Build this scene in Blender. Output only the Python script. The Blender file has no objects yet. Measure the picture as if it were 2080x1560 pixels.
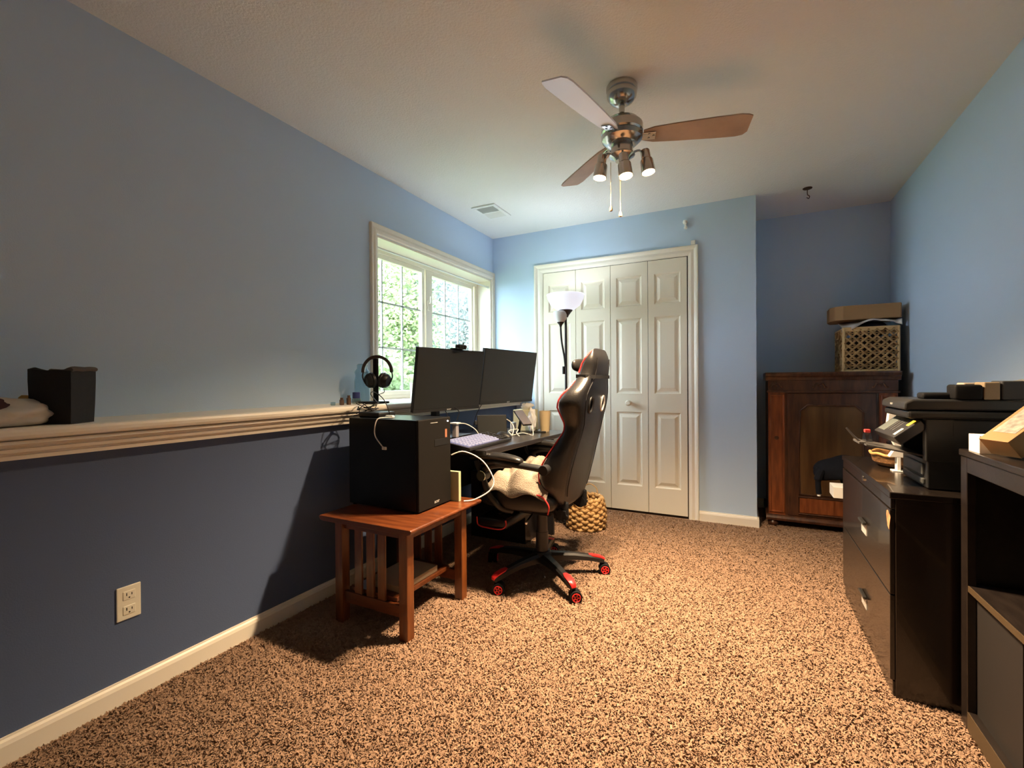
import bpy, bmesh, math, random
import numpy as np
from mathutils import Vector, Matrix, noise
C = bpy.context.scene.collection
S = bpy.context.scene
PI = math.pi
R_ = math.radians

# ------------------------------------------------------------------ camera
LX, BX, DY, CX, RX, D2, HZ = -2.131, -1.890, 3.813, 0.077, 0.996, 4.432, 2.44   # upper wall, lower wall, closet wall, alcove corner, right wall, alcove wall, ceiling
YB = -1.5
cam_d = bpy.data.cameras.new('camera'); cam = bpy.data.objects.new('camera', cam_d); C.objects.link(cam)
cam_d.sensor_fit = 'HORIZONTAL'; cam_d.sensor_width = 36.0; cam_d.lens = 36.0 * 931.4 / 2080
cam_d.clip_start = 0.02; cam_d.clip_end = 200
r_ = Vector((0.89167, 0.452636, -0.006652)); u_ = Vector((0.003814, 0.007182, 0.999967)); f_ = Vector((-0.452669, 0.891666, -0.004677))
M = Matrix(((r_.x, u_.x, -f_.x, 0), (r_.y, u_.y, -f_.y, 0), (r_.z, u_.z, -f_.z, 1.0816), (0, 0, 0, 1)))
cam.matrix_world = M
S.camera = cam

# ------------------------------------------------------------------ world, sun, exposure
W = bpy.data.worlds.new('world'); S.world = W; W.use_nodes = True
bg = W.node_tree.nodes['Background']; bg.inputs[0].default_value = (0.72, 0.87, 1.0, 1); bg.inputs[1].default_value = 4.8
sd = bpy.data.lights.new('sun', 'SUN'); sd.energy = 7.0; sd.angle = 0.02; sd.color = (1.0, 0.95, 0.82)
sun = bpy.data.objects.new('sun', sd); C.objects.link(sun)
sun.rotation_euler = Vector((-0.45, 0.15, -0.88)).to_track_quat('-Z', 'Y').to_euler()
S.view_settings.view_transform = 'Standard'; S.view_settings.look = 'None'
S.view_settings.exposure = 1.92; S.view_settings.gamma = 1.0; S.view_settings.use_curve_mapping = False
S.cycles.use_denoising = True
S.cycles.max_bounces = 10; S.cycles.diffuse_bounces = 6; S.cycles.transparent_max_bounces = 12
S.cycles.sample_clamp_indirect = 6.0

# ------------------------------------------------------------------ materials
MATS = {}
def mat(name, col, rough=0.6, metal=0.0, bump=0.0, bscale=60.0, var=0.0, vscale=8.0, col2=None, emit=None, estr=0.0, trans=0.0, spec=0.5, coat=0.0, stretch=None):
    if name in MATS: return MATS[name]
    m = bpy.data.materials.new(name); m.use_nodes = True; nt = m.node_tree; N = nt.nodes; K = nt.links
    b = N['Principled BSDF']
    b.inputs['Base Color'].default_value = (*col, 1); b.inputs['Roughness'].default_value = rough; b.inputs['Metallic'].default_value = metal
    b.inputs['Specular IOR Level'].default_value = spec; b.inputs['Coat Weight'].default_value = coat
    b.inputs['Transmission Weight'].default_value = trans
    tc = N.new('ShaderNodeTexCoord'); src = tc.outputs['Object']
    if stretch:
        mp = N.new('ShaderNodeMapping'); mp.inputs['Scale'].default_value = stretch; K.new(src, mp.inputs[0]); src = mp.outputs[0]
    if var > 0:
        n = N.new('ShaderNodeTexNoise'); n.inputs['Scale'].default_value = vscale; n.inputs['Detail'].default_value = 6; K.new(src, n.inputs['Vector'])
        rp = N.new('ShaderNodeValToRGB'); c2 = col2 or tuple(max(0, c * (1 - var)) for c in col)
        rp.color_ramp.elements[0].position = 0.35; rp.color_ramp.elements[1].position = 0.65
        rp.color_ramp.elements[0].color = (*c2, 1); rp.color_ramp.elements[1].color = (*col, 1)
        K.new(n.outputs['Fac'], rp.inputs[0]); K.new(rp.outputs[0], b.inputs['Base Color'])
    if bump > 0:
        n = N.new('ShaderNodeTexNoise'); n.inputs['Scale'].default_value = bscale; n.inputs['Detail'].default_value = 4; K.new(src, n.inputs['Vector'])
        bp = N.new('ShaderNodeBump'); bp.inputs['Strength'].default_value = bump; bp.inputs['Distance'].default_value = 0.01
        K.new(n.outputs['Fac'], bp.inputs['Height']); K.new(bp.outputs[0], b.inputs['Normal'])
    if emit: b.inputs['Emission Color'].default_value = (*emit, 1); b.inputs['Emission Strength'].default_value = estr
    MATS[name] = m
    return m
def glassy(name, tint=(1, 1, 1), refl=0.06, rough=0.0):
    m = bpy.data.materials.new(name); m.use_nodes = True; nt = m.node_tree; N = nt.nodes; K = nt.links
    N.remove(N['Principled BSDF']); t = N.new('ShaderNodeBsdfTransparent'); t.inputs[0].default_value = (*tint, 1)
    g = N.new('ShaderNodeBsdfGlossy'); g.inputs['Roughness'].default_value = rough
    mx = N.new('ShaderNodeMixShader'); lw = N.new('ShaderNodeLayerWeight'); lw.inputs[0].default_value = 0.5
    pw = N.new('ShaderNodeMath'); pw.operation = 'POWER'; pw.inputs[1].default_value = 5.0; K.new(lw.outputs['Facing'], pw.inputs[0])
    fr = N.new('ShaderNodeMath'); fr.operation = 'MULTIPLY_ADD'; fr.inputs[1].default_value = 0.8; fr.inputs[2].default_value = refl * 0.5; K.new(pw.outputs[0], fr.inputs[0])
    K.new(fr.outputs[0], mx.inputs[0]); K.new(t.outputs[0], mx.inputs[1]); K.new(g.outputs[0], mx.inputs[2])
    K.new(mx.outputs[0], N['Material Output'].inputs[0]); MATS[name] = m; return m
def mat_wood(name, c1, c2, rough=0.4, scale=3.0, axis=(1, 12, 12), coat=0.2):
    return mat(name, c1, rough, var=1, col2=c2, vscale=scale, stretch=axis, coat=coat, bump=0.04, bscale=25)

PAINT = mat('paint_light_blue', (0.52, 0.66, 0.83), 0.75, bump=0.08, bscale=220, spec=0.3)
NAVY = mat('paint_slate_blue', (0.092, 0.128, 0.228), 0.7, bump=0.08, bscale=220, spec=0.3)
CEIL = mat('ceiling_paint', (0.75, 0.765, 0.75), 0.9, bump=0.35, bscale=110, spec=0.2)
TRIM = mat('cream_trim', (0.86, 0.80, 0.68), 0.4, bump=0.03, bscale=30)
DOORM = mat('door_paint', (0.84, 0.77, 0.61), 0.45, bump=0.03, bscale=60)
CARPET = mat('carpet_base', (0.38, 0.252, 0.172), 1.0, bump=0.3, bscale=90, var=1, vscale=60, col2=(0.33, 0.215, 0.145), spec=0.1)
BLK = mat('black_plastic', (0.010, 0.010, 0.011), 0.45, spec=0.4)
BLKM = mat('black_matte', (0.007, 0.007, 0.008), 0.7, spec=0.2)
SCREEN = mat('dark_screen', (0.022, 0.024, 0.023), 0.28, spec=0.6)
LEATHER = mat('black_leather', (0.011, 0.010, 0.010), 0.36, bump=0.12, bscale=160)
RED = mat('red_piping', (0.55, 0.03, 0.03), 0.5)
REDP = mat('red_plastic', (0.62, 0.02, 0.02), 0.35)
CHROME = mat('chrome', (0.75, 0.75, 0.74), 0.18, metal=1.0)
NICKEL = mat('brushed_nickel', (0.50, 0.48, 0.45), 0.2, metal=1.0)
SILVER = mat('silver_plastic', (0.62, 0.62, 0.60), 0.35, metal=0.3)
WHITE = mat('white_plastic', (0.80, 0.80, 0.78), 0.4)
CREAM = mat('cream_ceramic', (0.80, 0.76, 0.62), 0.5)
OAK = mat_wood('table_oak', (0.155, 0.042, 0.011), (0.085, 0.021, 0.006), 0.35, 3.0, (2, 14, 14))
OAKV = mat_wood('table_oak_upright', (0.185, 0.056, 0.012), (0.10, 0.026, 0.007), 0.35, 3.0, (14, 14, 2))
DARKW = mat_wood('walnut', (0.12, 0.045, 0.020), (0.055, 0.020, 0.010), 0.35, 3.0, (12, 12, 2))
REDW = mat_wood('mahogany_panel', (0.36, 0.10, 0.028), (0.19, 0.048, 0.014), 0.3, 3.0, (14, 14, 2))
VENEER = mat_wood('black_brown_veneer', (0.022, 0.014, 0.010), (0.012, 0.008, 0.006), 0.32, 4, (10, 2, 10), coat=0.3)
SEAG = mat('seagrass', (0.62, 0.40, 0.17), 0.7, var=1, vscale=30, col2=(0.36, 0.20, 0.07), bump=0.4, bscale=200)
KRAFT = mat('kraft_card', (0.36, 0.21, 0.09), 0.8, bump=0.05, bscale=80)
BRONZE = mat('lamp_bronze', (0.035, 0.025, 0.022), 0.4, metal=0.4)
CLOTH = mat('cream_fleece', (0.33, 0.275, 0.22), 0.95, bump=0.5, bscale=180, var=0.25, vscale=20, spec=0.1)
PAPERM = mat('white_paper', (0.82, 0.80, 0.76), 0.7)
CABLEW = mat('white_cable', (0.75, 0.72, 0.68), 0.5)

# ------------------------------------------------------------------ mesh helpers
def tag(o, label, cat, group=None, kind=None):
    if label: o['label'] = label
    if cat: o['category'] = cat
    if group: o['group'] = group
    if kind: o['kind'] = kind
    return o
def thing(name, loc, label, cat, group=None, rz=0.0):
    o = bpy.data.objects.new(name, None); C.objects.link(o); o.location = loc; o.rotation_euler = (0, 0, rz); o.empty_display_size = 0.05
    return tag(o, label, cat, group)
class MB:
    def __init__(s): s.b = bmesh.new()
    def _tr(s, vs, loc, rot):
        if rot is not None: bmesh.ops.rotate(s.b, verts=vs, cent=(0, 0, 0), matrix=rot if isinstance(rot, Matrix) else Matrix.Rotation(rot, 3, 'Z'))
        bmesh.ops.translate(s.b, verts=vs, vec=loc)
    def box(s, x0, x1, y0, y1, z0, z1, bev=0.0, seg=2, rot=None, loc=None):
        r = bmesh.ops.create_cube(s.b, size=1.0); vs = r['verts']
        bmesh.ops.scale(s.b, verts=vs, vec=(abs(x1 - x0), abs(y1 - y0), abs(z1 - z0)))
        if bev > 0:
            es = {e for v in vs for e in v.link_edges}
            r2 = bmesh.ops.bevel(s.b, geom=list(es), offset=min(bev, 0.45 * min(abs(x1 - x0), abs(y1 - y0), abs(z1 - z0))), segments=seg, affect='EDGES', profile=0.5)
            vs = list({v for f in r2['faces'] for v in f.verts} | {v for v in vs if v.is_valid})
            fs = set()
            st = list(vs); seen = set(vs)
            while st:
                v = st.pop()
                for e in v.link_edges:
                    w = e.other_vert(v)
                    if w not in seen: seen.add(w); st.append(w)
            vs = list(seen)
        s._tr(vs, ((x0 + x1) / 2, (y0 + y1) / 2, (z0 + z1) / 2), None)
        if rot is not None or loc is not None: s._tr(vs, loc or (0, 0, 0), rot)
        return s
    def cyl(s, p0, p1, r0, r1=None, seg=24, caps=True):
        p0 = Vector(p0); p1 = Vector(p1); r1 = r0 if r1 is None else r1; d = p1 - p0
        r = bmesh.ops.create_cone(s.b, cap_ends=caps, segments=seg, radius1=r0, radius2=r1, depth=d.length)
        q = d.to_track_quat('Z', 'Y').to_matrix()
        s._tr(r['verts'], (p0 + p1) / 2, q); return s
    def lathe(s, prof, seg=32, loc=(0, 0, 0), rot=None, sx=1.0, sy=1.0):
        rings = []; allv = []
        for (r, z) in prof:
            if r < 1e-5: v = s.b.verts.new((0, 0, z)); rings.append([v]); allv.append(v)
            else:
                ring = [s.b.verts.new((r * math.cos(2 * PI * k / seg) * sx, r * math.sin(2 * PI * k / seg) * sy, z)) for k in range(seg)]
                rings.append(ring); allv += ring
        for a, b in zip(rings, rings[1:]):
            for k in range(seg):
                k2 = (k + 1) % seg
                if len(a) == 1 and len(b) == 1: continue
                if len(a) == 1: s.b.faces.new((a[0], b[k], b[k2]))
                elif len(b) == 1: s.b.faces.new((a[k], b[0], a[k2]))
                else: s.b.faces.new((a[k], b[k], b[k2], a[k2]))
        s._tr(allv, loc, rot); return s
    def tube(s, pts, r, seg=8, closed=False, caps=True):
        pts = [Vector(p) for p in pts]; n = len(pts); rad = r if isinstance(r, (list, tuple)) else [r] * n
        rings = []; prev = None
        for i in range(n):
            if closed: t = (pts[(i + 1) % n] - pts[i - 1]).normalized()
            else: t = (pts[min(i + 1, n - 1)] - pts[max(i - 1, 0)]).normalized()
            if prev is None:
                a = Vector((0, 0, 1)) if abs(t.z) < 0.9 else Vector((1, 0, 0)); nrm = (a - t * a.dot(t)).normalized()
            else:
                nrm = prev - t * prev.dot(t); nrm = nrm.normalized() if nrm.length > 1e-6 else prev
            prev = nrm; bn = t.cross(nrm)
            rings.append([s.b.verts.new(pts[i] + (nrm * math.cos(2 * PI * k / seg) + bn * math.sin(2 * PI * k / seg)) * rad[i]) for k in range(seg)])
        m = n if closed else n - 1
        for i in range(m):
            a = rings[i]; b = rings[(i + 1) % n]
            for k in range(seg): s.b.faces.new((a[k], a[(k + 1) % seg], b[(k + 1) % seg], b[k]))
        if caps and not closed: s.b.faces.new(rings[0][::-1]); s.b.faces.new(rings[-1])
        return s
    def prism(s, poly, ax, a0, a1):
        def P(u, v, w): return {'x': (w, u, v), 'y': (u, w, v), 'z': (u, v, w)}[ax]
        A = [s.b.verts.new(P(u, v, a0)) for u, v in poly]; B = [s.b.verts.new(P(u, v, a1)) for u, v in poly]
        s.b.faces.new(A[::-1]); s.b.faces.new(B)
        for i in range(len(A)): s.b.faces.new((A[i], A[(i + 1) % len(A)], B[(i + 1) % len(A)], B[i]))
        return s
    def quad(s, *ps): s.b.faces.new([s.b.verts.new(p) for p in ps]); return s
    def loft(s, rings, capa=True, capb=True):
        R = [[s.b.verts.new(p) for p in ring] for ring in rings]; n = len(R[0])
        for a, b in zip(R, R[1:]):
            for k in range(n): s.b.faces.new((a[k], a[(k + 1) % n], b[(k + 1) % n], b[k]))
        if capa: s.b.faces.new(R[0][::-1])
        if capb: s.b.faces.new(R[-1])
        return s
    def build(s, name, m, parent=None, smooth=False, sub=0, bevel=0.0, ang=35):
        bmesh.ops.recalc_face_normals(s.b, faces=s.b.faces[:])
        me = bpy.data.meshes.new(name); s.b.to_mesh(me); s.b.free()
        me.materials.append(m); o = bpy.data.objects.new(name, me); C.objects.link(o)
        if smooth:
            me.polygons.foreach_set('use_smooth', [True] * len(me.polygons))
            if sub == 0: 
                me.set_sharp_from_angle(angle=R_(ang))
        if bevel > 0:
            b = o.modifiers.new('bevel', 'BEVEL'); b.width = bevel; b.segments = 2; b.limit_method = 'ANGLE'
        if sub: d = o.modifiers.new('sub', 'SUBSURF'); d.levels = sub; d.render_levels = sub
        if parent is not None:
            o.parent = parent
            Mw = Matrix.Translation(parent.location) @ parent.rotation_euler.to_matrix().to_4x4() if parent.type == 'EMPTY' else None
            if Mw is not None and not parent.get('local'): o.matrix_parent_inverse = Mw.inverted()
        return o
def struct(o): o['kind'] = 'structure'; return o
def child(o, parent):
    o.parent = parent; return o
def tomesh(o):
    dg = bpy.context.evaluated_depsgraph_get(); me = bpy.data.meshes.new_from_object(o.evaluated_get(dg)); n = o.name.split('.')[0]; mb = (o.location.copy(), o.rotation_euler.copy())
    bpy.data.objects.remove(o); q = bpy.data.objects.new(n, me); C.objects.link(q); q.location, q.rotation_euler = mb
    return q
def text(name, body, size, m, loc, rot, parent, ext=0.0005):
    cu = bpy.data.curves.new(name, 'FONT'); cu.body = body; cu.size = size; cu.extrude = ext; cu.align_x = 'CENTER'; cu.align_y = 'CENTER'
    o = bpy.data.objects.new(name, cu); C.objects.link(o); o.location = loc; o.rotation_euler = rot; cu.materials.append(m)
    o = tomesh(o)
    if parent:
        o.parent = parent
        if not parent.get('local') and parent.type == 'EMPTY': o.matrix_parent_inverse = (Matrix.Translation(parent.location) @ parent.rotation_euler.to_matrix().to_4x4()).inverted()
    return o
def smoothpath(pts, n=8, closed=False):
    pts = [Vector(p) for p in pts]; out = []; N = len(pts)
    rng = range(N) if closed else range(N - 1)
    for i in rng:
        p0 = pts[i - 1] if (i > 0 or closed) else pts[i]; p1 = pts[i]; p2 = pts[(i + 1) % N]; p3 = pts[(i + 2) % N] if (i + 2 < N or closed) else pts[-1]
        for k in range(n):
            t = k / n
            out.append(0.5 * ((2 * p1) + (-p0 + p2) * t + (2 * p0 - 5 * p1 + 4 * p2 - p3) * t * t + (-p0 + 3 * p1 - 3 * p2 + p3) * t ** 3))
    if not closed: out.append(pts[-1])
    return out
def sweep(mb, path, outs, nrm, prof):
    """moulding profile (a outward in the plane, b off the wall) along a mitred path; outs = mitre vectors"""
    rings = [[Vector(p) + Vector(o) * a + Vector(nrm) * b for a, b in prof] for p, o in zip(path, outs)]
    mb.loft(rings)

# ================================================================== ROOM
struct(MB().box(LX - 0.3, RX + 0.2, YB, D2 + 0.2, -0.15, 0.0).build('floor', CARPET))
# carpet pile: shaggy tufts as one mesh
rng = np.random.default_rng(3)
def carpet():
    n = 520000
    u = rng.random(n * 2)
    x = BX + 0.02 + rng.random(n * 2) * (RX - BX - 0.05); y = -0.1 + (rng.random(n * 2) ** 1.45) * 4.5
    ok = ~((y > DY - 0.03) & (x < CX + 0.03))
    # keep what the camera can see
    dx, dy = x, y
    dep = dx * (-0.4527) + dy * 0.8917; lat = dx * 0.8917 + dy * 0.4527
    ok &= (dep > 0.6) & (np.abs(lat) < dep * 1.25 + 0.35)
    x = x[ok][:n]; y = y[ok][:n]; n = len(x)
    h = 0.004 + 0.0045 * rng.random(n); w = 0.0016 + 0.0014 * rng.random(n)
    th = rng.random(n) * 2 * PI; lean = (0.4 + 0.9 * rng.random(n)) * 0.009; la = rng.random(n) * 2 * PI
    cx, sx = np.cos(th) * w, np.sin(th) * w; lx, ly = np.cos(la) * lean, np.sin(la) * lean
    V = np.zeros((n, 6, 3))
    V[:, 0] = np.stack([x - cx, y - sx, np.full(n, -0.002)], 1); V[:, 1] = np.stack([x + cx, y + sx, np.full(n, -0.002)], 1)
    V[:, 2] = np.stack([x + cx * 1.3 + lx * 0.4, y + sx * 1.3 + ly * 0.4, h * 0.6], 1); V[:, 3] = np.stack([x - cx * 1.3 + lx * 0.4, y - sx * 1.3 + ly * 0.4, h * 0.6], 1)
    V[:, 4] = np.stack([x + cx * 0.6 + lx, y + sx * 0.6 + ly, h], 1); V[:, 5] = np.stack([x - cx * 0.6 + lx, y - sx * 0.6 + ly, h], 1)
    base = (np.arange(n) * 6)[:, None]
    F = np.concatenate([base + np.array([0, 1, 2, 3]), base + np.array([3, 2, 4, 5])], 1).reshape(-1)
    me = bpy.data.meshes.new('carpet_pile'); me.vertices.add(n * 6); me.vertices.foreach_set('co', V.reshape(-1))
    me.loops.add(n * 8); me.loops.foreach_set('vertex_index', F.astype(np.int32))
    me.polygons.add(n * 2); me.polygons.foreach_set('loop_start', (np.arange(n * 2) * 4).astype(np.int32))
    me.update(calc_edges=True); me.validate()
    m = mat('carpet_yarn', (0.33, 0.212, 0.142), 0.95, var=1, vscale=34, col2=(0.255, 0.163, 0.109), spec=0.1)
    nt = m.node_tree; geo = nt.nodes.new('ShaderNodeNewGeometry')
    va = nt.nodes.new('ShaderNodeVectorMath'); va.operation = 'ADD'; va.inputs[1].default_value = (0, 0, 0.8); nt.links.new(geo.outputs['Normal'], va.inputs[0])
    vn = nt.nodes.new('ShaderNodeVectorMath'); vn.operation = 'NORMALIZE'; nt.links.new(va.outputs[0], vn.inputs[0]); nt.links.new(vn.outputs[0], nt.nodes['Principled BSDF'].inputs['Normal'])   # fibres of a round yarn, not flat blades
    me.materials.append(m); o = bpy.data.objects.new('carpet_pile', me); C.objects.link(o)
    tag(o, 'beige brown shag carpet pile covering the floor', 'carpet', kind='stuff')
carpet()

# ceiling
struct(MB().box(LX - 0.2, RX + 0.2, YB, D2 + 0.2, HZ, HZ + 0.12).build('ceiling', CEIL))
# left wall: lower furred-out wall, upper wall with a window hole
WY0, WY1, WZ1 = 2.262, 3.770, 2.042       # window opening
struct(MB().box(LX - 0.2, BX, YB, DY, 0, 0.93).build('wall_left_lower', NAVY))
m = MB(); T = 0.20
m.box(LX - T, LX, YB, WY0, 0.93, HZ).box(LX - T, LX, WY1, DY + 0.6, 0.93, HZ).box(LX - T, LX, WY0, WY1, WZ1, HZ).box(LX - T, LX, WY0, WY1, 0.90, 0.955)
struct(m.build('wall_left_upper', PAINT))
struct(MB().box(LX - 0.1, CX, DY, DY + 0.12, 0, HZ).build('wall_closet', PAINT))
struct(MB().box(CX - 0.12, CX, DY + 0.12, D2, 0, HZ).build('wall_alcove_side', PAINT))
struct(MB().box(CX - 0.12, RX + 0.15, D2, D2 + 0.12, 0, HZ).build('wall_alcove_back', PAINT))
struct(MB().box(RX, RX + 0.12, YB, D2, 0, HZ).build('wall_right', PAINT))
struct(MB().box(LX - 0.2, RX + 0.12, YB - 0.12, YB, 0, HZ).build('wall_rear', PAINT))
# baseboards
def base_prof(t=0.014, h=0.078): return [(0, 0), (t, 0), (t, h * 0.72), (t * 0.75, h * 0.86), (t * 0.35, h * 0.93), (t * 0.3, h), (0, h)]
m = MB(); m.prism([(BX + a, b) for a, b in base_prof()], 'y', YB, DY); struct(m.build('baseboard_left', TRIM))
m = MB(); m.prism([(DY - a, b) for a, b in base_prof()], 'x', -0.3166, CX + 0.013); 
m.prism([(CX + a, b) for a, b in base_prof()], 'y', DY - 0.013, D2); struct(m.build('baseboard_closet', TRIM))
m = MB(); m.prism([(DY - a, b) for a, b in base_prof()], 'x', BX, -1.7005); struct(m.build('baseboard_corner', TRIM))
m = MB(); m.prism([(RX - a, b) for a, b in base_prof()], 'y', YB, D2); struct(m.build('baseboard_right', TRIM))
m = MB(); m.prism([(D2 - a, b) for a, b in base_prof()], 'x', CX, RX); struct(m.build('baseboard_alcove', TRIM))
# ledge cap with moulding along the lower wall
NX = -1.800; LZ = 0.962
m = MB()
m.prism([(LX, LZ), (NX - 0.012, LZ), (NX - 0.003, LZ - 0.004), (NX, LZ - 0.012), (NX, LZ - 0.022), (NX - 0.004, LZ - 0.030), (NX - 0.012, LZ - 0.033), (LX, LZ - 0.033)], 'y', YB, DY)
m.prism([(BX, 0.930), (BX + 0.052, 0.930), (BX + 0.052, 0.925), (BX + 0.070, 0.924), (BX + 0.072, 0.915), (BX + 0.062, 0.909), (BX + 0.050, 0.908), (BX + 0.050, 0.903), (BX + 0.056, 0.900), (BX + 0.052, 0.890), (BX + 0.036, 0.886), (BX + 0.036, 0.882), (BX + 0.040, 0.880), (BX + 0.038, 0.868), (BX, 0.868)], 'y', YB, DY)
struct(m.build('trim_1', TRIM))

# window ------------------------------------------------------------
win = bpy.data.objects.new('window_1', None); C.objects.link(win); win.location = (LX, 3.0, LZ); struct(win)
CP = [(0, 0), (0.0, 0.012), (0.006, 0.017), (0.020, 0.019), (0.034, 0.013), (0.046, 0.020), (0.052, 0.022), (0.056, 0.018), (0.056, 0)]
m = MB(); y0, y1, zt = WY0 - 0.004, WY1 + 0.002, WZ1 + 0.004
sweep(m, [(LX, y0, LZ), (LX, y0, zt), (LX, y1, zt), (LX, y1, LZ)], [(0, -1, 0), (0, -1, 1.15), (0, 0.72, 1.15), (0, 0.72, 0)], (1, 0, 0), CP)
struct(m.build('casing', TRIM, win))
FX = -2.285
m = MB()   # jamb liner
m.box(FX - 0.05, LX + 0.002, WY0 - 0.001, WY0 + 0.012, 0.956, WZ1).box(FX - 0.05, LX + 0.002, WY1 - 0.012, WY1 + 0.001, 0.956, WZ1).box(FX - 0.05, LX + 0.002, WY0 + 0.012, WY1 - 0.012, WZ1 - 0.012, WZ1 + 0.001).box(FX - 0.05, LX + 0.0, WY0 + 0.012, WY1 - 0.012, 0.953, LZ + 0.001)
m.build('jamb', TRIM, win)
gy = [(2.275, 2.925), (3.062, 3.665)]; gz = (1.010, 1.975)
m = MB()
def frame(m, ya, yb, za, zb, w, x0, x1):
    m.box(x0, x1, ya, ya + w, za, zb, 0.003).box(x0, x1, yb - w, yb, za, zb, 0.003).box(x0, x1, ya + w, yb - w, zb - w, zb, 0.003).box(x0, x1, ya + w, yb - w, za, za + w, 0.003)
m.box(FX - 0.04, FX + 0.01, WY0 + 0.012, WY1 - 0.012, WZ1 - 0.055, WZ1 - 0.012, 0.003).box(FX - 0.04, FX + 0.01, WY0 + 0.012, WY1 - 0.012, LZ + 0.001, LZ + 0.03, 0.003).box(FX - 0.04, FX + 0.012, 2.970, 3.018, LZ + 0.03, WZ1 - 0.055, 0.003).box(FX - 0.04, FX + 0.01, WY1 - 0.055, WY1 - 0.012, LZ + 0.03, WZ1 - 0.055, 0.003)
m.build('window_frame', TRIM, win)
for (ya, yb) in gy:
    ms = MB(); frame(ms, ya - 0.035, yb + 0.035, gz[0] - 0.02, gz[1] + 0.012, 0.034, FX - 0.03, FX + 0.004)
    sash = ms.build('sash', TRIM, win)
    mg = MB(); mg.box(FX - 0.018, FX - 0.014, ya, yb, gz[0], gz[1]); gl = mg.build('pane', glassy('window_glass') if 'window_glass' not in MATS else MATS['window_glass']); gl.parent = sash
    mm = MB(); w3 = (yb - ya)
    for k in (1, 2):
        mm.box(FX - 0.022, FX - 0.010, ya + w3 * k / 3 - 0.006, ya + w3 * k / 3 + 0.006, gz[0], gz[1])
        zz = gz[0] + (gz[1] - gz[0]) * k / 3; mm.box(FX - 0.022, FX - 0.010, ya, yb, zz - 0.006, zz + 0.006)
    g = mm.build('muntin', mat('muntin_grey', (0.55, 0.60, 0.60), 0.5)); g.parent = sash
m = MB(); m.box(FX + 0.004, FX + 0.022, 2.982, 3.006, 1.66, 1.74, 0.004).tube(smoothpath([(FX + 0.02, 2.994, 1.72), (FX + 0.035, 2.994, 1.725), (FX + 0.040, 2.994, 1.77)]), 0.006)
m.build('latch', TRIM, win)
m = MB(); m.cyl((-2.155, WY0 + 0.012, 1.972), (-2.155, WY1 - 0.012, 1.972), 0.006, seg=12).cyl((-2.155, WY1 - 0.03, 1.972), (-2.155, WY1 - 0.012, 1.972), 0.011, seg=16).cyl((-2.155, WY0 + 0.012, 1.972), (-2.155, WY0 + 0.03, 1.972), 0.011, seg=16)
tag(m.build('tension_rod', WHITE, None, smooth=True), 'thin white tension rod across the top of the window recess', 'curtain rod')

# closet doors --------------------------------------------------------
m = MB(); DP = [(0, 0), (0.0, 0.010), (0.008, 0.015), (0.028, 0.018), (0.050, 0.014), (0.060, 0.020), (0.072, 0.024), (0.082, 0.024), (0.085, 0.018), (0.085, 0)]
i0, i1, it = -1.612, -0.392, 2.052
sweep(m, [(i0, DY, 0), (i0, DY, it), (i1, DY, it), (i1, DY, 0)], [(-1, 0, 0), (-1, 0, 0.92), (0.88, 0, 0.92), (0.88, 0, 0)], (0, -1, 0), DP)
struct(m.build('trim_2', TRIM))
struct(MB().box(i0, i1, DY - 0.0015, DY - 0.0005, 0.0, it).build('closet_gap_sheet', mat('closet_gap_shade', (0.03, 0.02, 0.015), 0.9)))  # thin dark sheet, painted shade behind the gaps of the doors
edges = [-1.607, -1.304, -1.001, -0.695, -0.397]
rows = [(0.224, 0.828), (0.978, 1.595), (1.695, 1.938)]
def panel_door(m, x0, x1, z0, z1, y):
    px0, px1 = x0 + 0.048, x1 - 0.048
    zs = [z0] + [z for r in rows for z in r] + [z1]
    def rect(xa, xb, za, zb, yy): m.quad((xa, yy, za), (xb, yy, za), (xb, yy, zb), (xa, yy, zb))
    rect(x0, px0, z0, z1, y); rect(px1, x1, z0, z1, y)
    for a, b in zip(zs[0::2], zs[1::2]): rect(px0, px1, a, b, y)
    for (a, b) in rows:
        steps = [(0, 0), (0.010, 0.009), (0.020, 0.010), (0.045, 0.001), (0.048, 0.001)]
        for (o1, d1), (o2, d2) in zip(steps, steps[1:]):
            A = [(px0 + o1, a + o1), (px1 - o1, a + o1), (px1 - o1, b - o1), (px0 + o1, b - o1)]; B = [(px0 + o2, a + o2), (px1 - o2, a + o2), (px1 - o2, b - o2), (px0 + o2, b - o2)]
            for k in range(4):
                k2 = (k + 1) % 4; m.quad((A[k][0], y + d1, A[k][1]), (A[k2][0], y + d1, A[k2][1]), (B[k2][0], y + d2, B[k2][1]), (B[k][0], y + d2, B[k][1]))
        o = 0.048; rect(px0 + o, px1 - o, a + o, b - o, y + 0.001)
    yb = y + 0.0125
    m.quad((x0, y, z0), (x0, yb, z0), (x0, yb, z1), (x0, y, z1)).quad((x1, y, z0), (x1, yb, z0), (x1, yb, z1), (x1, y, z1)).quad((x0, y, z1), (x1, y, z1), (x1, yb, z1), (x0, yb, z1)).quad((x0, y, z0), (x1, y, z0), (x1, yb, z0), (x0, yb, z0))
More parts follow.
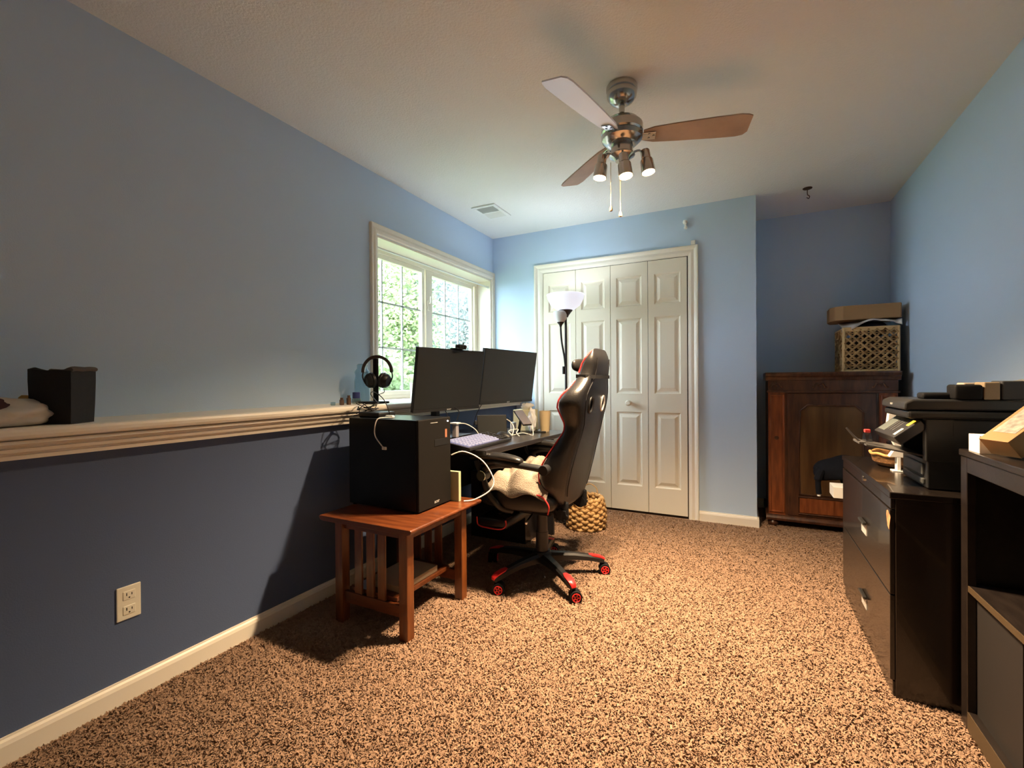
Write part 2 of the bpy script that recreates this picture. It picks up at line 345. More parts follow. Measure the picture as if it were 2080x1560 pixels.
for k in range(2):
    dr = bpy.data.objects.new('door_%d' % (k + 1), None); C.objects.link(dr); dr.location = ((edges[2 * k] + edges[2 * k + 2]) / 2, DY, 0); struct(dr)
    for j in (0, 1):
        a, b = edges[2 * k + j], edges[2 * k + j + 1]
        m = MB(); panel_door(m, a + 0.002, b - 0.002, 0.022, 2.046, DY - 0.016); m.build('door_panel', DOORM, dr)
    kx = -0.848 if k else -1.155
    m = MB(); m.lathe([(0, 0), (0.020, 0.001), (0.020, 0.004), (0.009, 0.010), (0.009, 0.022), (0.022, 0.032), (0.024, 0.042), (0.016, 0.050), (0, 0.051)], 24, loc=(kx, DY - 0.016, 0.903), rot=Matrix.Rotation(R_(90), 3, 'X'))
    m.build('door_knob', DOORM, dr, smooth=True)
# small white things on the closet wall
t = thing('wall_hook', (-0.405, DY, 2.29), 'small white two-lobed hook on the blue wall above the closet doors', 'hook')
m = MB(); m.lathe([(0, -.016), (0.014, -.013), (0.018, 0), (0.014, .013), (0, .016)], 16, loc=(-0.408, DY - 0.024, 2.312)); m.lathe([(0, -.014), (0.011, -.01), (0.014, 0), (0.011, .01), (0, .014)], 16, loc=(-0.404, DY - 0.022, 2.268)); m.cyl((-0.406, DY - 0.02, 2.26), (-0.406, DY - 0.02, 2.32), 0.008)
m.build('hook_body', WHITE, t, smooth=True)
m = MB(); m.cyl((-0.406, DY - 0.02, 2.295), (-0.406, DY, 2.295), 0.008, seg=16); m.build('mount', WHITE, t, smooth=True)
t = thing('door_sensor', (-0.352, DY - 0.01, 2.135), 'small white contact sensor on the top right corner of the closet casing', 'sensor')
MB().box(-0.369, -0.336, DY - 0.018, DY, 2.132, 2.166, 0.004).build('housing', WHITE, t)
# outlet on the left lower wall
t = thing('wall_outlet', (BX, 0.802, 0.335), 'cream duplex power outlet on the lower slate blue wall', 'outlet')
MB().box(BX, BX + 0.006, 0.767, 0.837, 0.279, 0.393, 0.003).build('cover_plate', CREAM, t)
SLOT = mat('slot_dark', (0.02, 0.015, 0.01), 0.8)
for zz in (0.361, 0.311):
    o = MB().box(BX + 0.004, BX + 0.008, 0.784, 0.820, zz - 0.015, zz + 0.015, 0.006).build('receptacle', CREAM, t)
    m = MB(); m.box(BX + 0.0075, BX + 0.0085, 0.793, 0.7955, zz - 0.001, zz + 0.009).box(BX + 0.0075, BX + 0.0085, 0.808, 0.8105, zz - 0.001, zz + 0.007).cyl((BX + 0.0075, 0.802, zz - 0.008), (BX + 0.0085, 0.802, zz - 0.008), 0.0026, seg=10)
    s = m.build('slots', SLOT); s.parent = o
# ceiling register
t = thing('ceiling_vent', (-1.79, 3.19, HZ), 'white two-section air register in the ceiling near the window corner', 'vent')
VW = mat('vent_white', (0.74, 0.76, 0.74), 0.5)
m = MB(); vx0, vx1, vy0, vy1 = -1.895, -1.690, 3.050, 3.335
for (a, b, c, d_) in ((vx0, vx1, vy0, vy0 + 0.028), (vx0, vx1, vy1 - 0.028, vy1), (vx0, vx0 + 0.028, vy0 + 0.028, vy1 - 0.028), (vx1 - 0.028, vx1, vy0 + 0.028, vy1 - 0.028), (vx0 + 0.028, vx1 - 0.028, 3.186, 3.200)): m.box(a, b, c, d_, HZ - 0.010, HZ, 0.002)
m.build('frame', VW, t)
for (a, b, tilt) in ((vy0 + 0.030, 3.186, 50), (3.200, vy1 - 0.030, -35)):
    m = MB(); nS = 12
    for k in range(nS):
        yy = a + (b - a) * (k + 0.5) / nS
        m.box(-0.074, 0.074, -0.0055, 0.0055, -0.0006, 0.0006, rot=Matrix.Rotation(R_(tilt), 3, 'X'), loc=(-1.7925, yy, HZ - 0.006))
    m.build('louvre', VW, t)
MB().box(vx0 + 0.028, vx1 - 0.028, vy0 + 0.028, vy1 - 0.028, HZ - 0.0012, HZ - 0.0004).build('duct', mat('duct_grey', (0.10, 0.10, 0.09), 0.8), t)
# ceiling hook
t = thing('ceiling_hook', (0.401, 3.852, HZ), 'small brown plant hook screwed into the ceiling by the alcove', 'hook')
HB = mat('hook_brown', (0.06, 0.03, 0.02), 0.5)
m = MB(); m.lathe([(0, 0), (0.030, -0.001), (0.028, -0.006), (0.008, -0.010), (0, -0.010)], 20, loc=(0.401, 3.852, HZ)); m.build('plate', HB, t, smooth=True)
m = MB(); m.tube(smoothpath([(0.401, 3.852, HZ - 0.008), (0.401, 3.852, HZ - 0.045), (0.413, 3.852, HZ - 0.060), (0.408, 3.852, HZ - 0.075), (0.396, 3.852, HZ - 0.066)]), 0.003); m.build('hook', HB, t, smooth=True)

# ================================================================== OUTSIDE
LEAF = [mat('leaf_bright', (0.23, 0.295, 0.15), 0.5, spec=0.4), mat('leaf_mid', (0.14, 0.19, 0.11), 0.5), mat('leaf_grey', (0.22, 0.255, 0.245), 0.55)]
for lm in LEAF:
    b = lm.node_tree.nodes['Principled BSDF']; nt = lm.node_tree
    tr = nt.nodes.new('ShaderNodeBsdfTranslucent'); tr.inputs[0].default_value = tuple(min(1, c * 1.5) for c in b.inputs['Base Color'].default_value[:3]) + (1,)
    mx = nt.nodes.new('ShaderNodeMixShader'); mx.inputs[0].default_value = 0.5
    nt.links.new(b.outputs[0], mx.inputs[1]); nt.links.new(tr.outputs[0], mx.inputs[2]); nt.links.new(mx.outputs[0], nt.nodes['Material Output'].inputs[0])
BARK = mat('bark', (0.14, 0.10, 0.07), 0.9, bump=0.5, bscale=30)
def shrub(name, label, c, rad, n, size, lm, stem_h, seed, cat='shrub'):
    rg = np.random.default_rng(seed)
    t = thing(name, (c[0], c[1], 0), label, cat)
    d = rg.normal(size=(n, 3)); d /= np.linalg.norm(d, axis=1)[:, None]; rr = rg.random(n) ** 0.45
    # clumpy: offset to random branch centres
    k = 26; bc = rg.normal(size=(k, 3)); bc /= np.linalg.norm(bc, axis=1)[:, None]; bc *= (0.4 + 0.5 * rg.random(k))[:, None]
    idx = rg.integers(0, k, n)
    P = (bc[idx] + d * rr[:, None] * 0.42) * np.array(rad) + np.array(c)
    P = P[P[:, 2] > 0.02]; n = len(P)
    th = rg.random(n) * 2 * PI; ph = (rg.random(n) - 0.6) * 1.6; s = size * (0.6 + 0.8 * rg.random(n)); w = s * 0.30
    ax = np.stack([np.cos(th) * np.cos(ph), np.sin(th) * np.cos(ph), np.sin(ph)], 1); rv = rg.normal(size=(n, 3)); sd_ = np.cross(ax, rv); sd_ /= np.linalg.norm(sd_, axis=1)[:, None]
    V = np.zeros((n, 4, 3)); V[:, 0] = P; V[:, 1] = P + ax * (s * 0.5)[:, None] + sd_ * w[:, None]; V[:, 2] = P + ax * s[:, None]; V[:, 3] = P + ax * (s * 0.5)[:, None] - sd_ * w[:, None]
    me = bpy.data.meshes.new('foliage'); me.vertices.add(n * 4); me.vertices.foreach_set('co', V.reshape(-1)); me.loops.add(n * 4); me.loops.foreach_set('vertex_index', np.arange(n * 4, dtype=np.int32))
    me.polygons.add(n); me.polygons.foreach_set('loop_start', (np.arange(n) * 4).astype(np.int32)); me.update(calc_edges=True); me.materials.append(lm)
    o = bpy.data.objects.new('foliage', me); C.objects.link(o); o.parent = t; o.matrix_parent_inverse = Matrix.Translation(t.location).inverted()
    m = MB(); random.seed(seed)
    for i in range(7):
        q = bc[i] * np.array(rad) * 0.8 + np.array(c); m.tube(smoothpath([(c[0] + random.uniform(-.08, .08), c[1] + random.uniform(-.08, .08), 0), ((c[0] + q[0]) / 2, (c[1] + q[1]) / 2, max(0.2, q[2] * 0.55)), tuple(q)], 4), [0.02] * 5 + [0.012] * 4, 6)
    m.build('stem', BARK, t, smooth=True)
struct(MB().box(-14, LX - 0.2, -4, 16, -0.1, 0.0).build('ground', mat('lawn', (0.12, 0.22, 0.05), 0.9, var=0.5, vscale=3)))
shrub('leafy_bush', 'bright yellow-green bush just outside the left window sash', (-3.15, 3.45, 0.75), (0.55, 0.75, 0.62), 11000, 0.060, LEAF[0], 0.6, 1)
shrub('tall_shrub', 'tall fresh green shrub filling the left window sash', (-4.5, 4.75, 1.7), (0.9, 1.1, 1.6), 26000, 0.062, LEAF[0], 1.0, 2)
shrub('tall_shrub', 'tall grey-green shrub filling the right window sash', (-4.2, 6.4, 1.7), (1.0, 1.3, 1.8), 28000, 0.062, LEAF[2], 1.0, 4)
shrub('tree', 'mid green tree standing behind the grey-green shrub outside', (-9.0, 10.5, 2.4), (2.2, 3.0, 2.2), 34000, 0.16, LEAF[1], 1.4, 6, 'tree')
shrub('tree', 'pale tree standing far behind the bright shrub outside', (-6.6, 4.9, 2.3), (1.6, 1.8, 2.0), 26000, 0.13, LEAF[2], 1.4, 8, 'tree')

# ================================================================== LIGHT FIXTURES
# ceiling fan
FCX, FCY = -0.50, 2.12
fan = thing('ceiling_fan', (FCX, FCY, HZ), 'three-blade brushed nickel ceiling fan with three lit spotlights', 'ceiling fan')
m = MB(); m.lathe([(0, 0), (0.066, 0), (0.070, -0.006), (0.070, -0.022), (0.066, -0.030), (0.068, -0.036), (0.066, -0.052), (0.052, -0.072), (0.030, -0.086), (0.018, -0.090), (0, -0.090)], 40, loc=(FCX, FCY, HZ)); m.build('canopy', NICKEL, fan, smooth=True)
m = MB(); m.cyl((FCX, FCY, HZ - 0.085), (FCX, FCY, 2.285), 0.013).lathe([(0.013, 0.03), (0.024, 0.012), (0.034, 0), (0, 0)], 24, loc=(FCX, FCY, 2.285)); m.build('downrod', NICKEL, fan, smooth=True)
m = MB(); m.lathe([(0, 2.290), (0.04, 2.288), (0.075, 2.275), (0.093, 2.255), (0.094, 2.222), (0.088, 2.215), (0.094, 2.208), (0.090, 2.190), (0.070, 2.172), (0.048, 2.166), (0, 2.166)], 48, loc=(FCX, FCY, 0)); m.build('motor_housing', NICKEL, fan, smooth=True)
m = MB(); m.lathe([(0, 2.168), (0.046, 2.168), (0.050, 2.160), (0.050, 2.128), (0.056, 2.124), (0.058, 2.118), (0.040, 2.108), (0.030, 2.095), (0, 2.092)], 40, loc=(FCX, FCY, 0)); m.build('light_kit', NICKEL, fan, smooth=True)
BLT = mat('fan_blade_walnut', (0.48, 0.35, 0.27), 0.45, var=0.25, vscale=6)
BLW = mat('fan_blade_window_sheen', (0.80, 0.83, 0.92), 0.3)  # window reflection on this one blade, put into its base colour
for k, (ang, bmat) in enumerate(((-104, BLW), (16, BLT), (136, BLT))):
    m = MB(); poly = []
    L0, L1 = 0.095, 0.545
    top = [(L0, 0.030), (0.14, 0.045), (0.25, 0.054), (0.40, 0.062), (0.50, 0.064), (0.53, 0.058), (L1, 0.040)]
    poly = top + [(L1, -0.050)] + [(x, -y) for x, y in top[::-1][1:]]
    m.prism(poly, 'z', -0.003, 0.003)
    rot = Matrix.Rotation(R_(ang), 3, 'Z') @ Matrix.Rotation(R_(-13), 3, 'X')
    m._tr(m.b.verts[:], (FCX, FCY, 2.204), rot)
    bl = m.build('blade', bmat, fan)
    m = MB(); m.box(0.070, 0.150, -0.022, 0.022, -0.009, -0.004, 0.002)
    for sx, sy in ((0.12, 0.012), (0.12, -0.012), (0.14, 0)): m.cyl((sx, sy, -0.012), (sx, sy, -0.004), 0.005, seg=12)
    m._tr(m.b.verts[:], (FCX, FCY, 2.204), rot); br = m.build('bracket', NICKEL); br.parent = bl; br.matrix_parent_inverse = Matrix.Identity(4)
spots = [((-0.585, 2.095, 2.13), Vector((-0.10, -0.10, -1.0))), ((-0.405, 2.160, 2.14), Vector((0.16, -0.06, -1.0))), ((-0.478, 2.045, 2.09), Vector((0.14, -0.12, -1.0)))]
BULB = mat('warm_bulb', (1, 0.8, 0.5), 0.5, emit=(1.0, 0.62, 0.28), estr=22.0)
for (p, dr_) in spots:
    p = Vector(p); dn = dr_.normalized()
    m = MB()
    q = dn.to_track_quat('-Z', 'Y').to_matrix()
    m.lathe([(0, 0), (0.019, -0.001), (0.021, -0.006), (0.021, -0.042), (0.026, -0.046), (0.029, -0.052), (0.031, -0.108), (0.029, -0.109), (0.026, -0.060), (0, -0.058)], 28, loc=p, rot=q)
    sp = m.build('spotlight', NICKEL, fan, smooth=True)
    m = MB(); hub = Vector((FCX, FCY, 2.118)); m.tube(smoothpath([hub + (p - hub) * 0.35, hub + (p - hub) * 0.75 + Vector((0, 0, 0.006)), p + dn * 0.03], 5), 0.005); a_ = m.build('arm', NICKEL); a_.parent = sp
    m = MB(); m.lathe([(0, -0.101), (0.024, -0.101), (0.0275, -0.104), (0.024, -0.1075), (0, -0.1095)], 24, loc=p, rot=q); b_ = m.build('bulb', BULB); b_.parent = sp
    ld = bpy.data.lights.new('spot_light', 'SPOT'); ld.energy = 82; ld.color = (1.0, 0.72, 0.44); ld.spot_size = R_(118); ld.spot_blend = 1.0; ld.shadow_soft_size = 0.025
    lo = bpy.data.objects.new('spot_lamp', ld); C.objects.link(lo); lo.location = p + dn * 0.118; lo.rotation_euler = dn.to_track_quat('-Z', 'Y').to_euler()
for (px, py, zb, zt_) in ((-0.553, 2.12, 1.872, 2.10), (-0.504, 2.10, 1.832, 2.095)):
    m = MB(); m.cyl((px, py, zb + 0.02), (px, py, zt_), 0.0014, seg=6); ch = m.build('pull_chain', mat('chain_gold', (0.75, 0.6, 0.35), 0.3, metal=0.6), fan)
    m = MB(); m.lathe([(0, 0.026), (0.004, 0.024), (0.008, 0.010), (0.007, 0.002), (0, 0)], 14, loc=(px, py, zb)); f = m.build('finial', mat('finial_brown', (0.10, 0.045, 0.02), 0.4), None, smooth=True); f.parent = ch

# torchiere floor lamp
TX, TY = -1.250, 3.40
lamp = thing('floor_lamp', (TX, TY, 0), 'bronze torchiere floor lamp with lit white bowl and small side shade', 'floor lamp')
SHADE = mat('lit_shade', (0.9, 0.92, 1.0), 0.5, emit=(0.80, 0.85, 1.0), estr=0.20)
m = MB(); m.lathe([(0.150, 1.760), (0.146, 1.759), (0.140, 1.730), (0.115, 1.680), (0.070, 1.645), (0.036, 1.635), (0.036, 1.641), (0.066, 1.651), (0.108, 1.684), (0.136, 1.732), (0.146, 1.757)], 48, loc=(TX, TY, 0)); m.build('bowl_shade', SHADE, lamp, smooth=True)
m = MB(); m.lathe([(0, 1.640), (0.054, 1.642), (0.054, 1.636), (0.040, 1.620), (0.024, 1.598), (0.018, 1.585), (0.0, 1.585)], 32, loc=(TX, TY, 0)); m.build('socket_cup', BRONZE, lamp, smooth=True)
m = MB(); m.cyl((TX, TY, 0.02), (TX, TY, 1.59), 0.0095, seg=16); m.build('pole', BRONZE, lamp, smooth=True)
m = MB(); m.lathe([(0, 0.03), (0.03, 0.028), (0.12, 0.022), (0.13, 0.010), (0.13, 0.0), (0, 0)], 40, loc=(TX, TY, 0)); m.build('base', BRONZE, lamp, smooth=True)
SX_, SY_ = TX - 0.038, TY - 0.012
m = MB(); m.tube(smoothpath([(TX - 0.004, TY - 0.004, 1.20), (TX - 0.012, TY - 0.006, 1.28), (SX_ + 0.010, SY_, 1.38), (SX_ + 0.002, SY_, 1.46), (SX_, SY_, 1.52)]), 0.0075, 10); m.build('gooseneck', BRONZE, lamp, smooth=True)
m = MB(); m.lathe([(0, 1.515), (0.008, 1.510), (0.012, 1.525), (0.028, 1.545), (0.028, 1.550), (0, 1.550)], 24, loc=(SX_, SY_, 0)); m.build('side_socket', BRONZE, lamp, smooth=True)
m = MB(); m.lathe([(0.028, 1.548), (0.044, 1.565), (0.055, 1.600), (0.058, 1.625), (0.054, 1.632), (0.052, 1.625), (0.049, 1.600), (0.038, 1.570), (0.024, 1.553)], 32, loc=(SX_, SY_, 0)); m.build('side_shade', mat('frosted_shade', (0.72, 0.71, 0.72), 0.4), lamp, smooth=True)
m = MB(); m.cyl((TX - 0.018, TY - 0.006, 1.14), (TX - 0.018, TY - 0.006, 1.20), 0.010, seg=12); m.build('switch', BRONZE, lamp, smooth=True)
ld = bpy.data.lights.new('torchiere_bulb', 'POINT'); ld.energy = 1.5; ld.color = (0.82, 0.90, 1.0); ld.shadow_soft_size = 0.02
lo = bpy.data.objects.new('torchiere_bulb', ld); C.objects.link(lo); lo.location = (TX, TY, 1.675)

# ================================================================== END TABLE
tb = thing('end_table', (-1.46, 1.71, 0), 'reddish brown mission-style wooden end table with slatted sides under the computer', 'end table')
TZ = 0.492
m = MB(); m.prism([(-1.655 - 0.045, TZ), (-1.232 + 0.045, TZ), (-1.232 + 0.05, TZ - 0.006), (-1.232 + 0.045, TZ - 0.018), (-1.232 + 0.03, TZ - 0.024), (-1.655 - 0.03, TZ - 0.024), (-1.655 - 0.045, TZ - 0.018), (-1.655 - 0.05, TZ - 0.006)], 'y', 1.435, 1.985); m.build('tabletop', OAK, tb, bevel=0.004)
LG = [(-1.662, 1.487), (-1.292, 1.487), (-1.292, 1.898), (-1.662, 1.898)]
for (x, y) in LG: MB().box(x, x + 0.045, y, y + 0.045, 0, TZ - 0.024, 0.003).build('leg', OAKV, tb)
for y in (1.500, 1.910):
    m = MB(); m.box(-1.617, -1.292, y, y + 0.020, 0.425, TZ - 0.024, 0.002); m.build('apron', OAK, tb)
    MB().box(-1.617, -1.292, y, y + 0.020, 0.092, 0.142, 0.002).build('rail', OAK, tb)
    for xs in (-1.560, -1.490, -1.425): MB().box(xs, xs + 0.042, y + 0.005, y + 0.015, 0.142, 0.425, 0.001).build('slat', OAKV, tb)
for x in (-1.655, -1.272): MB().box(x, x + 0.020, 1.532, 1.898, 0.425, TZ - 0.024, 0.002).build('apron', OAK, tb)
MB().box(-1.590, -1.330, 1.520, 1.910, 0.142, 0.160, 0.002).build('shelf', OAK, tb)
tag(MB().box(-1.54, -1.345, 1.56, 1.83, 0.160, 0.188, 0.002).build('magazine_box', mat('tan_card', (0.42, 0.33, 0.22), 0.8)), 'flat tan cardboard box lying on the lower shelf of the end table', 'box')

# PC tower
pc = thing('computer_tower', (-1.51, 1.755, TZ), 'large black desktop computer tower standing on the end table', 'computer')
MB().box(-1.722, -1.312, 1.632, 1.882, TZ + 0.006, 0.912, 0.004).build('case', mat('case_black', (0.005, 0.006, 0.007), 0.32, spec=0.25), pc)
MB().box(-1.312, -1.298, 1.632, 1.882, TZ + 0.006, 0.912, 0.004).build('front_panel', mat('case_front', (0.009, 0.008, 0.007), 0.55, spec=0.15), pc)
MB().box(-1.2985, -1.2965, 1.750, 1.860, 0.780, 0.812, 0.0008).build('drive_bay', BLKM, pc)
for (x, y) in ((-1.70, 1.65), (-1.70, 1.85), (-1.33, 1.65), (-1.33, 1.85)): MB().cyl((x, y, TZ), (x, y, TZ + 0.008), 0.012, seg=12).build('foot', BLKM, pc)
MB().cyl((-1.298, 1.858, 0.893), (-1.2965, 1.858, 0.893), 0.0035, seg=12).build('power_light', mat('led_white', (1, 1, 1), 0.4, emit=(1, 1, 1), estr=6), pc)
MB().box(-1.2985, -1.297, 1.835, 1.850, 0.815, 0.855).build('sticker', mat('sticker_copper', (0.35, 0.13, 0.07), 0.5), pc)
MB().box(-1.2985, -1.297, 1.72, 1.775, 0.8915, 0.894).build('vent_line', SILVER, pc)
text('logo', 'acer', 0.022, SILVER, (-1.2968, 1.765, 0.522), (R_(90), 0, R_(90)), pc)

# folder + cables around the tower
tag(MB().box(-1.34, -1.258, 1.892, 1.912, TZ, 0.64, 0.002).build('paper_folder', mat('folder_green', (0.42, 0.44, 0.26), 0.7)), 'pale green paper folder standing behind the computer tower', 'folder')
m = MB(); m.tube(smoothpath([(-1.31, 1.905, 0.718), (-1.25, 1.93, 0.735), (-1.17, 1.97, 0.69), (-1.125, 2.00, 0.60), (-1.13, 1.98, 0.545), (-1.19, 1.93, 0.503), (-1.235, 1.90, 0.4965)], 10), 0.0032, 8)
tag(m.build('charging_cable', CABLEW, None, smooth=True), 'white cable looping out beside the computer tower and over the end table', 'cable')
m = MB(); m.tube(smoothpath([(-1.50, 1.70, 0.9155), (-1.52, 1.66, 0.9165), (-1.535, 1.628, 0.910), (-1.545, 1.621, 0.87), (-1.54, 1.620, 0.83), (-1.50, 1.618, 0.79), (-1.49, 1.616, 0.785)], 8), 0.0028, 8)
tag(m.build('usb_cable', CABLEW, None, smooth=True), 'short white cable hanging down the side of the computer tower', 'cable')
m = MB(); m.box(-1.495, -1.470, 1.612, 1.619, 0.772, 0.786, 0.002)
# plug as part of the cable
pl = m.build('plug', WHITE); pl.parent = bpy.data.objects['usb_cable']
t = thing('external_drive', (-1.62, 1.74, 0.912), 'flat black external drive lying on top of the computer tower', 'drive')
MB().box(-1.70, -1.565, 1.67, 1.79, 0.912, 0.938, 0.008, 3).build('enclosure', BLK, t, smooth=True)
m = MB()
random.seed(4)
for k in range(4):
    pts = [(-1.74 + random.uniform(0, .05), 1.68 + random.uniform(-.02, .05), 0.918 + 0.006 * k)]
    for j in range(6): pts.append((-1.70 + 0.16 * math.cos(j * 1.2 + k) * 0.35 + random.uniform(-.01, .01), 1.73 + 0.045 * math.sin(j * 1.2 + k), 0.945 + random.uniform(0, 0.05 if k % 2 else 0.01)))
    m.tube(smoothpath(pts, 6), 0.0022, 6)
m.tube(smoothpath([(-1.80, 1.92, 0.966), (-1.74, 1.80, 1.02), (-1.66, 1.74, 1.035), (-1.59, 1.73, 1.00), (-1.56, 1.74, 0.93), (-1.58, 1.76, 0.915)], 8), 0.0025, 6)
tag(m.build('cable_tangle', BLK, None, smooth=True), 'tangle of thin black cables on top of the computer tower', 'cable')
t = thing('usb_hub', (-1.52, 1.72, 0.912), 'small white usb plug lying on the computer tower beside the drive', 'plug')
MB().box(-1.545, -1.50, 1.69, 1.71, 0.912, 0.925, 0.004).build('body', WHITE, t)

# headphones on a stand
t = thing('headphone_stand', (-1.93, 2.01, LZ), 'black upright headphone stand on the window ledge', 'stand')
m = MB(); m.box(-1.99, -1.85, 1.955, 2.065, LZ, LZ + 0.012, 0.005); m.build('base', BLKM, t)
m = MB(); m.box(-1.930, -1.898, 2.012, 2.028, LZ + 0.01, 1.222, 0.004); m.build('post', BLKM, t)
hp = thing('headphones', (-1.92, 2.005, 1.05), 'black over-ear headphones hanging on the upright stand', 'headphones')
# plane of the band faces the camera
HU = Vector((0.80, 0.60, 0)).normalized(); HW = Vector((0.60, -0.80, 0)); HC = Vector((-1.905, 2.025, 1.143))
def H(a, z, w=0): return HC + HU * a + Vector((0, 0, z)) + HW * w
m = MB(); arc = [H(0.080 * math.cos(th), 0.002 + 0.088 * math.sin(th)) for th in np.linspace(PI + 0.05, -0.05, 22)]
for i in range(len(arc) - 1): pass
rings = []
for i, p in enumerate(arc):
    th = PI + 0.05 - (PI + 0.1) * i / 21; o = (HU * math.cos(th) + Vector((0, 0, 1)) * math.sin(th)); wth = 0.017; tk = 0.009
    rings.append([p + o * tk + HW * wth, p + o * tk - HW * wth, p - o * tk - HW * wth, p - o * tk + HW * wth])
m.loft(rings); m.build('headband', mat('headband_brown', (0.03, 0.018, 0.016), 0.45), hp, bevel=0.003)
for sgn in (-1, 1):
    m = MB(); m.tube(smoothpath([H(sgn * 0.080, 0.0), H(sgn * 0.084, -0.025), H(sgn * 0.074, -0.055), H(sgn * 0.060, -0.075)], 5), 0.004, 8); yk = m.build('yoke', BLK, hp, smooth=True)
    c0 = H(sgn * 0.046, -0.050); ax = (HU * sgn + HW * 0.55 + Vector((0, 0, -0.22))).normalized(); q = ax.to_track_quat('Z', 'Y').to_matrix()
    m = MB(); m.lathe([(0, 0.022), (0.028, 0.020), (0.040, 0.009), (0.043, -0.004), (0.040, -0.006)], 28, loc=c0, rot=q, sy=1.0); m.lathe([(0.038, -0.006), (0.046, -0.012), (0.046, -0.024), (0.036, -0.030), (0.022, -0.026), (0.018, -0.010), (0, -0.008)], 28, loc=c0, rot=q); m.build('ear_cup', BLK, hp, smooth=True)
m = MB(); m.tube(smoothpath([H(0.035, -0.095), H(0.037, -0.115), H(0.020, -0.125), H(0.0, -0.130, 0.02)], 5), 0.0022, 6); m.build('cord', BLK, hp, smooth=True)

# bottles, cup on the ledge
CLR = glassy('clear_plastic', (0.62, 0.74, 0.80), 0.12, 0.08)
m = MB(); m.lathe([(0, 0), (0.040, 0.001), (0.045, 0.008), (0.045, 0.13), (0.040, 0.16), (0.044, 0.185), (0.030, 0.205), (0.030, 0.225), (0.024, 0.232), (0, 0.232)], 28, loc=(-2.04, 2.04, LZ))
tag(m.build('water_bottle', CLR, None, smooth=True), 'tall clear bluish plastic bottle on the ledge behind the headphones', 'bottle')
t = thing('pill_bottle', (-1.93, 1.885, LZ), 'small clear bottle with a dark blue cap on the ledge', 'bottle')
m = MB(); m.lathe([(0, 0), (0.022, 0.001), (0.024, 0.006), (0.024, 0.030), (0.018, 0.036), (0, 0.036)], 20, loc=(-1.93, 1.885, LZ)); m.build('body', glassy('clear_amberless', (0.8, 0.8, 0.72), 0.1, 0.1), t, smooth=True)
m = MB(); m.lathe([(0, 0.034), (0.021, 0.034), (0.021, 0.066), (0.018, 0.068), (0, 0.068)], 20, loc=(-1.93, 1.885, LZ)); m.build('cap', mat('cap_blue', (0.03, 0.04, 0.16), 0.4), t, smooth=True)
BRN = mat('brown_glass', (0.10, 0.055, 0.035), 0.2)
for k, (x, y, hh, lb) in enumerate(((-1.94, 1.79, 0.040, 'short brown vial on the ledge, left of the two beside the blue-capped bottle'), (-1.93, 1.83, 0.052, 'taller brown vial with a dark cap next to the blue-capped bottle'))):
    m = MB(); m.lathe([(0, 0), (0.011, 0.001), (0.012, 0.005), (0.012, hh * 0.7), (0.007, hh * 0.8), (0.008, hh * 0.82), (0.008, hh), (0, hh)], 16, loc=(x, y, LZ)); tag(m.build('vial', BRN, None, smooth=True), lb, 'vial')
m = MB(); m.lathe([(0, 0), (0.010, 0), (0.013, 0.006), (0.012, 0.018), (0.0, 0.020)], 16, loc=(-1.95, 1.74, LZ)); tag(m.build('glass_votive', CLR, None, smooth=True), 'tiny clear glass jar on the ledge left of the brown vials', 'jar')
m = MB(); m.lathe([(0, 0), (0.034, 0), (0.036, 0.004), (0.040, 0.118), (0.0375, 0.119), (0.034, 0.01), (0, 0.008)], 32, loc=(-2.02, 2.515, LZ))
tag(m.build('cream_cup', CREAM, None, smooth=True), 'plain cream tumbler on the window ledge beside the left monitor', 'cup')

# things at the left end of the ledge
BAGM = mat('black_bin_plastic', (0.012, 0.011, 0.012), 0.8, bump=0.2, bscale=40)
t = thing('black_bin', (-1.90, 0.60, LZ), 'small black open bin with worn rim on the ledge at the left', 'bin')
m = MB()
c0 = [(-1.815, 0.632), (-1.868, 0.712), (-1.985, 0.655), (-1.930, 0.572)]
def ringz(z, s, jit=0):
    cx_ = sum(p[0] for p in c0) / 4; cy_ = sum(p[1] for p in c0) / 4; out = []
    for i in range(4):
        a, b = c0[i], c0[(i + 1) % 4]
        for k in range(5):
            f = k / 5; x = a[0] + (b[0] - a[0]) * f; y = a[1] + (b[1] - a[1]) * f
            out.append((cx_ + (x - cx_) * s, cy_ + (y - cy_) * s, z + jit * noise.noise((x * 30, y * 30, z * 5))))
    return out
m.loft([ringz(LZ + 0.001, 0.93), ringz(LZ + 0.06, 0.97), ringz(LZ + 0.13, 1.0, 0.01), ringz(LZ + 0.165, 1.0, 0.02), ringz(LZ + 0.165, 0.92, 0.02), ringz(LZ + 0.12, 0.90), ringz(LZ + 0.01, 0.86)])
m.build('body', BAGM, t, smooth=True, ang=50)
m = MB(); m.tube(smoothpath(ringz(LZ + 0.168, 0.98, 0.02)[:12], 3), 0.007, 8); m.build('rim', mat('rim_grey', (0.10, 0.085, 0.075), 0.8), t, smooth=True)
t = thing('paper_bag', (-1.93, 0.46, LZ), 'crumpled white bag with a dark opening lying on the ledge at the left edge', 'bag')
m = MB()
for (rx, ry, rz_, cx_, cy_, cz_) in ((0.090, 0.125, 0.050, -1.91, 0.495, LZ + 0.034),):
    r = bmesh.ops.create_icosphere(m.b, subdivisions=4, radius=1.0)
    for v in r['verts']:
        p = v.co.copy(); n_ = 1 + 0.16 * noise.noise(p * 2.4) + 0.06 * noise.noise(p * 6)
        v.co = Vector((cx_ + p.x * rx * n_, cy_ + p.y * ry * n_, max(LZ + 0.0015, cz_ + p.z * rz_ * n_)))
m.build('body', mat('bag_white', (0.58, 0.54, 0.48), 0.8, bump=0.3, bscale=30), t, smooth=True, ang=180)
